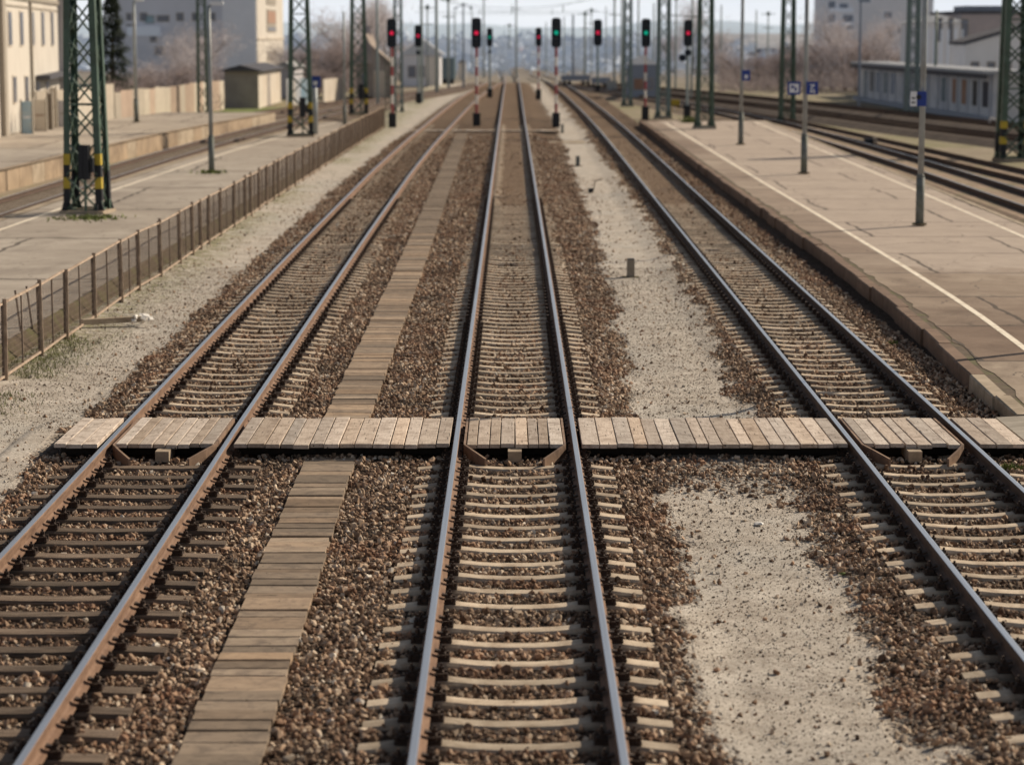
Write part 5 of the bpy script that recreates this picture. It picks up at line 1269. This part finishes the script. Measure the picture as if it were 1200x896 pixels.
# right side: long shed
A = Vector((xat(1166, 148), 148, -.4)); B = Vector((xat(1008, 198), 198, -.4)); d = B - A
t = thing('long_shed', 'long low pale shed with many dark bays beyond the right tracks', 'shed', A, math.atan2(d.y, d.x)); L = d.length
MB().bbox((0, -2.4, 0), (L, 0, 3.0)).build('wall', M['shed_blue'], t)
mb = MB(); mb.add([(-.6, .7, 3.02), (L + .4, .7, 3.02), (L + .4, -2.6, 3.02), (-.6, -2.6, 3.02), (-.6, .7, 3.22), (L + .4, .7, 3.22), (L + .4, -2.6, 3.22), (-.6, -2.6, 3.22)], [(0, 3, 2, 1), (4, 5, 6, 7), (0, 1, 5, 4), (1, 2, 6, 5), (2, 3, 7, 6), (3, 0, 4, 7)]); mb.build('roof', M['roof_pale'], t)
MB().bbox((-.5, .55, 2.72), (L + .3, .68, 3.015)).build('eave_board', M['roof_dark'], t)
rnd = random.Random(9)
for k in range(15):
    s_ = 1.2 + k * (L - 2) / 15; w_ = rnd.uniform(1.3, 2.0)
    mb = MB(); mb.bbox((s_, .003, rnd.choice((0, .9, .9))), (s_ + w_, .06, 2.5)); mb.build('bay_door', rnd.choice([M['black'], M['haze_dark'], M['roof_dark'], M['tank'], M['loggia'], M['shed_blue']]), t)
for k in range(16):
    s_ = .6 + k * (L - 1.2) / 15; mb = MB(); mb.bbox((s_, .065, 0), (s_ + .3, .11, 2.98)); mb.build('pilaster', M['shed_blue'], t)
MB().bbox((0, .115, 0), (L, .5, .35)).build('plinth', M['haze_dark'], t)
# two storey building behind it
D_ = 205
wins = [('f', 1.1, 4.9, .45, 1.9), ('f', 2.2, 4.9, .3, 1.9), ('f', 3.3, 4.7, .55, 2.0), ('f', 4.4, 4.9, .3, 1.9), ('f', 5.6, 4.9, .4, 1.9)]
tb2 = building('workshop_building', 'pale lilac two storey building with slit windows behind the long shed', 'building', (xat(1082, D_), D_, -.4), 0, xat(1131, D_) - xat(1082, D_), 12, zat(27, D_) + .4, 'pale_block', 'hip', 'roof_pale', .7, .3, wins=wins[:3])
W2 = xat(1131, D_) - xat(1082, D_)
for k in range(6): MB().bbox((.3 + k * .6, -.12, 0), (.42 + k * .6, -.003, zat(29, D_))).build('rib', M['haze_house'], tb2)
D_ = 212
b3 = building('brick_building', 'dark brown flat roofed building with penthouse at the upper right', 'building', (xat(1126, D_), D_, -.4), 0, 8.5, 14, zat(17, D_) + .4, 'brick', roofmat='roof_dark')
MB().bbox((.4, .5, zat(17, D_) + .72), (5, 6, zat(7, D_) + .4)).build('penthouse', M['haze_dark'], b3)
D_ = 190
t = thing('lean_to', 'low grey building with dark sloping roof right of the lilac building', 'lean-to', (xat(1131, D_), D_, -.4)); wl = xat(1215, D_) - xat(1131, D_); z0, z1 = zat(49, D_) + .4, zat(24, D_) + .4
mb = MB(); mb.add([(-.2, -.3, z0), (wl, -.3, z1), (wl, 6, z1), (-.2, 6, z0), (-.2, -.3, z0 - .25), (wl, -.3, z1 - .25), (wl, 6, z1 - .25), (-.2, 6, z0 - .25)], [(0, 1, 2, 3), (7, 6, 5, 4), (0, 4, 5, 1), (1, 5, 6, 2), (2, 6, 7, 3), (3, 7, 4, 0)]); mb.build('roof', M['roof_dark'], t)
mb = MB(); mb.add([(0, 0, 0), (wl, 0, 0), (wl, 0, z1 - .3), (0, 0, z0 - .3), (0, 5.5, 0), (wl, 5.5, 0), (wl, 5.5, z1 - .3), (0, 5.5, z0 - .3)], [(0, 1, 2, 3), (0, 3, 7, 4), (1, 5, 6, 2), (4, 7, 6, 5)]); mb.build('wall', M['pale_block'], t)
for k in range(4): 
    f_ = MB().bbox((.5 + k * 1.3, -.05, 2.0), (1.2 + k * 1.3, -.003, 3.3)).build('window', M['winframe'], t); MB().bbox((.58 + k * 1.3, -.057, 2.08), (1.12 + k * 1.3, -.052, 3.22)).build('pane', M['window'], f_)
# apartment house far right
D_ = 340; k_ = D_ / 2750; x0 = xat(968, D_)
wins = []
for (px, py, wpx, hpx) in ((974, 6, 8, 8), (974, 22, 8, 9), (988, 8, 10, 7), (993, 22, 12, 8), (995, 32, 8, 5), (1040, 18, 9, 7), (1040, 35, 9, 8), (1055, 35, 7, 8), (1012, 1, 14, 4)):
    wins.append(('f', xat(px - wpx / 2, D_) - x0, zat(py + hpx / 2, D_) + .4, wpx * k_, hpx * k_, 'haze_dark'))
ap = building('apartment_block', 'pale grey apartment block with balconies above bare trees at right', 'apartment building', (x0, D_, -.4), 0, xat(1093, D_) - x0, 14, 14, 'pale_block', wins=wins, frame='haze_house')
for (px, py, wpx) in ((985, 14, 26), (985, 30, 26)):
    MB().bbox((xat(px - wpx / 2, D_) - x0, -1.1, zat(py, D_) + .4), (xat(px + wpx / 2, D_) - x0, -.06, zat(py - 4, D_) + .4)).build('balcony', M['haze_house'], ap)
# hangar
D_ = 420; hg = building('hangar', 'long hangar with bluish roof in the right distance', 'hangar', (xat(842, D_), D_, -.4), 0, xat(985, D_) - xat(842, D_), 14, zat(57, D_) + .4, 'haze_dark', 'gable_x', 'shed_blue', 2.6, .5)
# small dark shed with pale hip roof behind green signal
D_ = 200; building('signal_cabin', 'small dark cabin with pale hipped roof behind the right green signal', 'cabin', (xat(737, D_), D_, -.4), 0, xat(771, D_) - xat(737, D_), 4, zat(76, D_) + .4, 'haze_dark', 'hip', 'roof_pale', .8, .15, wins=[('f', .5, .9, .7, .8, 'loggia'), ('f', 1.5, .9, .5, .8)])

# far town: individual hazy houses
rnd = random.Random(31)
spots = [(548, 350, 14, 66, 'pale'), (565, 420, 16, 70, 'roof'), (586, 520, 22, 66, 'roof'), (601, 480, 26, 68, 'pinkroof'), (640, 500, 18, 70, 'pale'), (664, 430, 18, 72, 'pale'), (676, 380, 10, 74, 'yellow'), (690, 460, 22, 66, 'pale'), (712, 420, 16, 60, 'pale'), (745, 470, 20, 64, 'pale'), (790, 400, 26, 70, 'pale'), (530, 480, 16, 64, 'pale'), (815, 440, 30, 62, 'pale'), (500, 520, 24, 56, 'pale'), (470, 500, 20, 60, 'pale')]
for i, (px, D_, wpx, yt, kd) in enumerate(spots):
    x0, x1 = xat(px - wpx / 2, D_), xat(px + wpx / 2, D_); h_ = zat(yt + 4, D_) + .4
    words = {'pale': 'pale hazy house', 'roof': 'hazy house with reddish roof', 'pinkroof': 'wide hazy hall with pale pink roof', 'yellow': 'small yellowish hazy house'}[kd]
    where = ['just right of the twin armed yard lamp', 'behind the smallest green signal', 'left of the middle track vanishing point', 'straight above the end of the middle track', 'left of the big green signal', 'right of the big green signal', 'between the two short distant poles', 'left of the narrow red signal', 'behind the grey cabinet pole', 'behind the right green signal', 'behind the mast beyond the platform end', 'behind the dark teal tank', 'behind the mast at the platform end', 'behind the white house', 'far behind the leftmost red signal'][i]
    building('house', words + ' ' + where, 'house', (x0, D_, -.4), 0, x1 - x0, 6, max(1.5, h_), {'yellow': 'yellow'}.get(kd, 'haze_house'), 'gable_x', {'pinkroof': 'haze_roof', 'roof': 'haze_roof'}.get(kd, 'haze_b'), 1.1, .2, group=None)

for (D_, xa_, xb_, z_, w_) in ((232, -9.5, 10, 7.6, 'nearer of two'), (296, -9, 9, 7.9, 'farther of two')):
    t = thing('cross_span', 'thin wire span across the tracks high above the far signals, ' + w_, 'overhead wire', (0, D_, z_)); mb = MB(); pr = None
    for k in range(13):
        f = k / 12; p = Vector((xa_ + (xb_ - xa_) * f, 0, 1.4 * (2 * f - 1) ** 2))
        if pr is not None: mb.tube(pr, p, .018, n=4)
        pr = p
    mb.build('span_wire', M['mast_grey'], t); mb = MB(); mb.tube((xa_, 0, -.4), (xb_, 0, -.4), .018, n=4)
    for k in (-4, 0, 5): mb.tube((k, 0, -.4), (k, 0, .25), .05, n=5)
    mb.build('lower_wire', M['mast_grey'], t)
# parked dark rail wagons in the throat (low dark mass around y=90)
for (px, D_, wpx, yt, yb, lab) in ((675, 245, 34, 88.5, 95, 'low dark rolling stock far away right of the big green signal'), (705, 232, 22, 91, 98, 'low dark flat wagon far away below the narrow red signal')):
    x = xat(px, D_); w_ = wpx / 2750 * D_; z0, z1 = -.2, zat(yt, D_); t = thing('flat_wagon', lab, 'wagon', (x, D_, z0), -.0)
    MB().bbox((-w_ / 2, 0, .5), (w_ / 2, 1.6, z1 - z0)).build('body', M['haze_dark'], t)
    for s in (-1, 1):
        MB().tube((s * w_ * .32 - .2, -.03, .25), (s * w_ * .32 - .2, .12, .25), .24, n=12).build('wheel', M['black'], t); MB().tube((s * w_ * .32 + .3, -.03, .25), (s * w_ * .32 + .3, .12, .25), .24, n=12).build('wheel', M['black'], t)

# ------------------------------------------------------------------ vegetation
def bare_tree_meshes(seed, H, spread, nb, ntw, mat):
    rnd = random.Random(seed); tr = MB(); cr = MB(); tips = []
    def branch(p, d, L, r_, lev):
        q = p + d * L; tr.tube(p, q, r_, r_ * .6, n=5 if lev < 2 else 3, caps=False)
        if lev >= 3: tips.append(q); return
        for _ in range(rnd.choice((2, 3, 3))):
            nd = (d + Vector((rnd.gauss(0, .5) * spread, rnd.gauss(0, .5) * spread, rnd.uniform(-.1, .35)))).normalized(); branch(p + d * L * rnd.uniform(.5, 1), nd, L * rnd.uniform(.6, .85), r_ * .55, lev + 1)
    for _ in range(nb):
        a = rnd.uniform(0, 6.28); d = Vector((math.cos(a) * .28 * spread, math.sin(a) * .28 * spread, 1)).normalized() if nb > 1 else Vector((0, 0, 1)); branch(Vector((rnd.gauss(0, .12), rnd.gauss(0, .12), -.1)), d, H * .33, H * .014 + .015, 0)
    for _ in range(ntw):
        b = rnd.choice(tips); p = b + Vector((rnd.gauss(0, .09), rnd.gauss(0, .09), rnd.gauss(-.02, .09))) * H
        if nb > 2 and rnd.random() < .35: p.z *= rnd.uniform(.05, .6)
        if p.z < .15: p.z = abs(p.z) + .2
        d = Vector((rnd.gauss(0, 1), rnd.gauss(0, 1), rnd.gauss(.7, .8))).normalized() * rnd.uniform(.04, .1) * H; w_ = Vector((rnd.gauss(0, 1), rnd.gauss(0, 1), rnd.gauss(0, 1))).normalized() * rnd.uniform(.006, .013) * H ** .5
        cr.add([p - w_, p + w_, p + d], [(0, 1, 2)])
    return tr.mesh('trunk', M['bark']), cr.mesh('crown', M[mat])
TREES = [bare_tree_meshes(1, 4.5, 1.0, 4, 2600, 'twig'), bare_tree_meshes(2, 4.0, 1.2, 5, 2600, 'twig'), bare_tree_meshes(3, 7.5, .8, 1, 2200, 'twig_grey'), bare_tree_meshes(4, 5.5, .9, 3, 2600, 'twig_grey'), bare_tree_meshes(6, 9.0, .6, 1, 1800, 'twig_grey')]
def bare(px, D, k, s, label, group):
    t = thing('bare_tree' if k in (2, 4) else 'bare_bush', label, 'tree' if k in (2, 4) else 'bush', (xat(px, D), D, -.42), random.random() * 6.28, group); t.scale = (s, s, s)
    place('trunk', TREES[k][0], t); place('crown', TREES[k][1], t)
def row(lst, base, group):
    for i, (px, D, k, s, w_) in enumerate(lst): bare(px, D, k, s, base[k in (2, 4)] + ' ' + w_, group)
bb = {False: 'bare brown leafless bush', True: 'tall bare leafless tree'}
row([(128, 150, 0, .75, 'just right of the nearest mast'), (140, 165, 1, .85, 'under the dark evergreen'), (152, 172, 0, .9, 'behind the pole on the far left platform'), (166, 178, 1, .95, 'behind the pink panels of the fence'), (180, 185, 3, .8, 'below the pale window of the grey block'), (194, 185, 0, .95, 'in front of the balcony of the grey block'), (208, 190, 1, 1.0, 'left of the slim green mast'), (222, 195, 3, .9, 'immediately behind the slim green mast'), (216, 200, 2, .95, 'before the grey block, left of the slim mast'), (236, 200, 3, 1.0, 'behind the slim green mast and lamp'), (250, 205, 1, .9, 'by the left wall of the tower block'), (243, 215, 2, 1.0, 'against the corner of block and tower')], bb, 'bare bushes behind the panel fence')
row([(336, 235, 3, 1.0, 'left of the second left mast'), (350, 240, 0, 1.35, 'seen through the second left mast'), (364, 235, 1, 1.4, 'right of the second left mast'), (378, 235, 0, 1.5, 'above the beige garden wall'), (390, 230, 1, 1.5, 'in the middle between the two far masts'), (402, 230, 0, 1.4, 'behind the thin grey post'), (372, 215, 1, .8, 'low before the thicket at the garden wall'), (414, 240, 3, 1.25, 'left behind the third left mast'), (397, 255, 2, 1.25, 'rising above the thicket left of the third mast'), (434, 260, 4, 1.1, 'right of the third left mast'), (450, 270, 4, 1.15, 'behind the leftmost red signal'), (424, 262, 4, 1.05, 'seen through the third left mast'), (468, 280, 3, 1.1, 'behind the roof of the small house'), (486, 300, 3, 1.0, 'behind the white house')], bb, 'bare bushes and trees behind the left masts')
row([(850, 260, 3, .9, 'left end of the thicket below the hangar'), (868, 250, 0, 1.05, 'behind the farthest right lamp post'), (884, 245, 1, 1.1, 'left of the mast with the blue signs'), (900, 245, 0, 1.15, 'just left of the mast behind the blue signs'), (915, 240, 1, 1.2, 'behind the mast and blue signs'), (932, 240, 0, 1.25, 'above the blue sign with the pictogram'), (948, 240, 3, 1.15, 'above the blue sign with the arrow'), (963, 238, 1, 1.4, 'left below the pale apartment block'), (978, 238, 0, 1.5, 'below the balconies of the apartment block'), (992, 236, 3, 1.3, 'between apartment balconies and tall dark pole'), (1006, 234, 1, 1.5, 'behind the tall dark pole'), (1020, 230, 0, 1.45, 'above the left end of the long shed'), (1036, 228, 3, 1.15, 'above the shed roof, left of the mast'), (972, 262, 2, 1.25, 'rising in front of the pale apartment block'), (1052, 232, 1, 1.3, 'above the shed roof at the green mast'), (1028, 262, 2, 1.2, 'between apartment windows and shed'), (838, 330, 3, 1.4, 'hazy, left of the hangar'), (815, 330, 4, 1.2, 'hazy, behind the mast at the platform end'), (790, 340, 3, 1.3, 'hazy, right of the mast beyond the platform')], bb, 'bare bushes and trees beyond the right tracks')
# scrub below the bushes
mb = MB(); rnd = random.Random(41)
for (pa, pb, Da, Db, n_, hm) in ((842, 1062, 222, 262, 8000, 2.0), (330, 442, 222, 262, 5000, 2.2), (128, 258, 165, 215, 4000, 1.6), (640, 842, 300, 420, 5000, 1.8), (440, 600, 300, 420, 4000, 1.6)):
    if Da == 300: tag(mb.build('scrub', M['twig']), kind='stuff') if mb.f and pa == 640 else None; mb = MB() if pa == 640 else mb
    for _ in range(n_):
        D_ = rnd.uniform(Da, Db); x = xat(rnd.uniform(pa, pb), D_); z = -.4 + hm * rnd.random() ** 1.4 * (.3 + 1.2 * float(vn(x, D_, .35, 60))); d = Vector((rnd.gauss(0, 1), rnd.gauss(0, 1), rnd.gauss(.8, .7))).normalized() * rnd.uniform(.3, .8); w_ = Vector((rnd.gauss(0, 1), rnd.gauss(0, 1), rnd.gauss(0, 1))).normalized() * rnd.uniform(.02, .05); p = Vector((x, D_, z))
        mb.add([p - w_, p + w_, p + d], [(0, 1, 2)])
tag(mb.build('distant_scrub', M['haze_b']), kind='stuff')
# evergreen
def evergreen(px, D, H, label):
    rnd = random.Random(8); t = thing('evergreen_tree', label, 'tree', (xat(px, D), D, -.4)); MB().tube((0, 0, 0), (0, 0, H * .9), .2, .03, n=8).build('trunk', M['bark'], t)
    mb = MB()
    for _ in range(7000):
        h_ = rnd.random() ** .8; z = 1.0 + h_ * (H - 1); rr = (1 - h_) * H * .2 * (0.75 + .25 * math.sin(h_ * 60)) + .1; a = rnd.uniform(0, 6.28); q = rr * rnd.random() ** .4
        p = Vector((q * math.cos(a), q * math.sin(a), z - q * .25)); d = Vector((math.cos(a) + rnd.gauss(0, .4), math.sin(a) + rnd.gauss(0, .4), -.25 + rnd.gauss(0, .3))).normalized() * rnd.uniform(.2, .45); w_ = Vector((-d.y, d.x, rnd.gauss(0, .1))).normalized() * .06
        mb.add([p - w_, p + w_, p + d], [(0, 1, 2)])
    mb.build('crown', M['needle'], t)
evergreen(131, 160, 9.5, 'dark evergreen tree right of the nearest mast')
# green weeds at the mast feet on the right
def weeds(px, py, z, s, n, label, seed, sp=.5):
    rnd = random.Random(seed); x, y = gp(px, py, z); mb = MB()
    for _ in range(n):
        a = rnd.uniform(0, 6.28); r_ = abs(rnd.gauss(0, s * sp)); p = Vector((r_ * math.cos(a), r_ * math.sin(a), 0)); h_ = rnd.uniform(.3, 1) * s; d = Vector((rnd.gauss(0, .35) * s, rnd.gauss(0, .35) * s, h_)); w_ = Vector((rnd.gauss(0, 1), rnd.gauss(0, 1), 0)).normalized() * .03 * (1 + s)
        mb.add([p - w_, p + w_, p + d * .6 + w_ * .6, p + d], [(0, 1, 2, 3)])
    o = mb.build('weed_clump', M['shrub']); o.location = (x, y, z); tag(o, label, 'weeds')
weeds(808, 145, -.0, .5, 260, 'bright green weed clump at the end of the right platform', 3)
weeds(108, 256, LPZ, .12, 420, 'low weeds around the foot of the nearest mast', 4, 4.5)
weeds(1152, 474, -.3, .13, 120, 'small green weed in the corner of kerb and boardwalk', 5)
weeds(1180, 556, -.3, .16, 160, 'pale green weed right of the right track below the boardwalk', 6)
weeds(1048, 405, -.3, .1, 80, 'tiny weed in the ballast by the platform kerb', 7)
weeds(247, 203, LPZ, .18, 120, 'weeds around the foot of the slender left lamp post', 8, 2.0)

# hills
def ridge(D, x0, x1, hfun, mat, name, n=160, depth=500):
    mb = MB(); m_ = 6
    for i in range(n + 1):
        x = x0 + (x1 - x0) * i / n; h_ = hfun(x)
        for j in range(m_): f = j / (m_ - 1); mb.v.append((x, D + depth * f, -1 + (h_ + 1) * math.sin(f * math.pi / 2) ** .7))
    for i in range(n):
        for j in range(m_ - 1): a = i * m_ + j; mb.f.append((a, a + m_, a + m_ + 1, a + 1)); mb.mi.append(0)
    o = mb.build(name, M[mat], None, True); return tag(o, kind='structure')
def px_of(x, D): return 600 + x / D * 2750
HILLTOP = [(-500, 24), (0, 24), (330, 26), (440, 27), (600, 31), (700, 31.5), (760, 27), (820, 25), (900, 28), (1000, 26), (1700, 24)]
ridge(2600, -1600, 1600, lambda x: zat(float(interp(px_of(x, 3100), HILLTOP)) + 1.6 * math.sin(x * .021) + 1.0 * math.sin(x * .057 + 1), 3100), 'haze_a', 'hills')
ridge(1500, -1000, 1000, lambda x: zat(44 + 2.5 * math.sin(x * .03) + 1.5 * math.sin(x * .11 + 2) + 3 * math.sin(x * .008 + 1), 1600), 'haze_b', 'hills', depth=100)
# far wood: ragged mass
mb = MB(); rnd = random.Random(15)
for _ in range(4200):
    D_ = rnd.uniform(330, 760); x = rnd.uniform(-.24, .26) * D_; h_ = rnd.uniform(1.0, 4.2) * min(1, D_ / 600) * (0.6 + .8 * float(vn(x, D_, .03, 50))); r_ = rnd.uniform(1.0, 2.4)
    for k in range(5):
        a = rnd.uniform(0, 6.28); p = Vector((x + rnd.gauss(0, 1.2), D_ + rnd.gauss(0, 1.2), h_ * rnd.uniform(.1, 1))); d = Vector((math.cos(a), math.sin(a) * .4, rnd.uniform(-.2, 1))).normalized() * r_; w_ = Vector((math.sin(a), .2, rnd.uniform(-.6, .6))).normalized() * r_ * .5
        mb.add([p - w_, p + w_, p + d], [(0, 1, 2)])
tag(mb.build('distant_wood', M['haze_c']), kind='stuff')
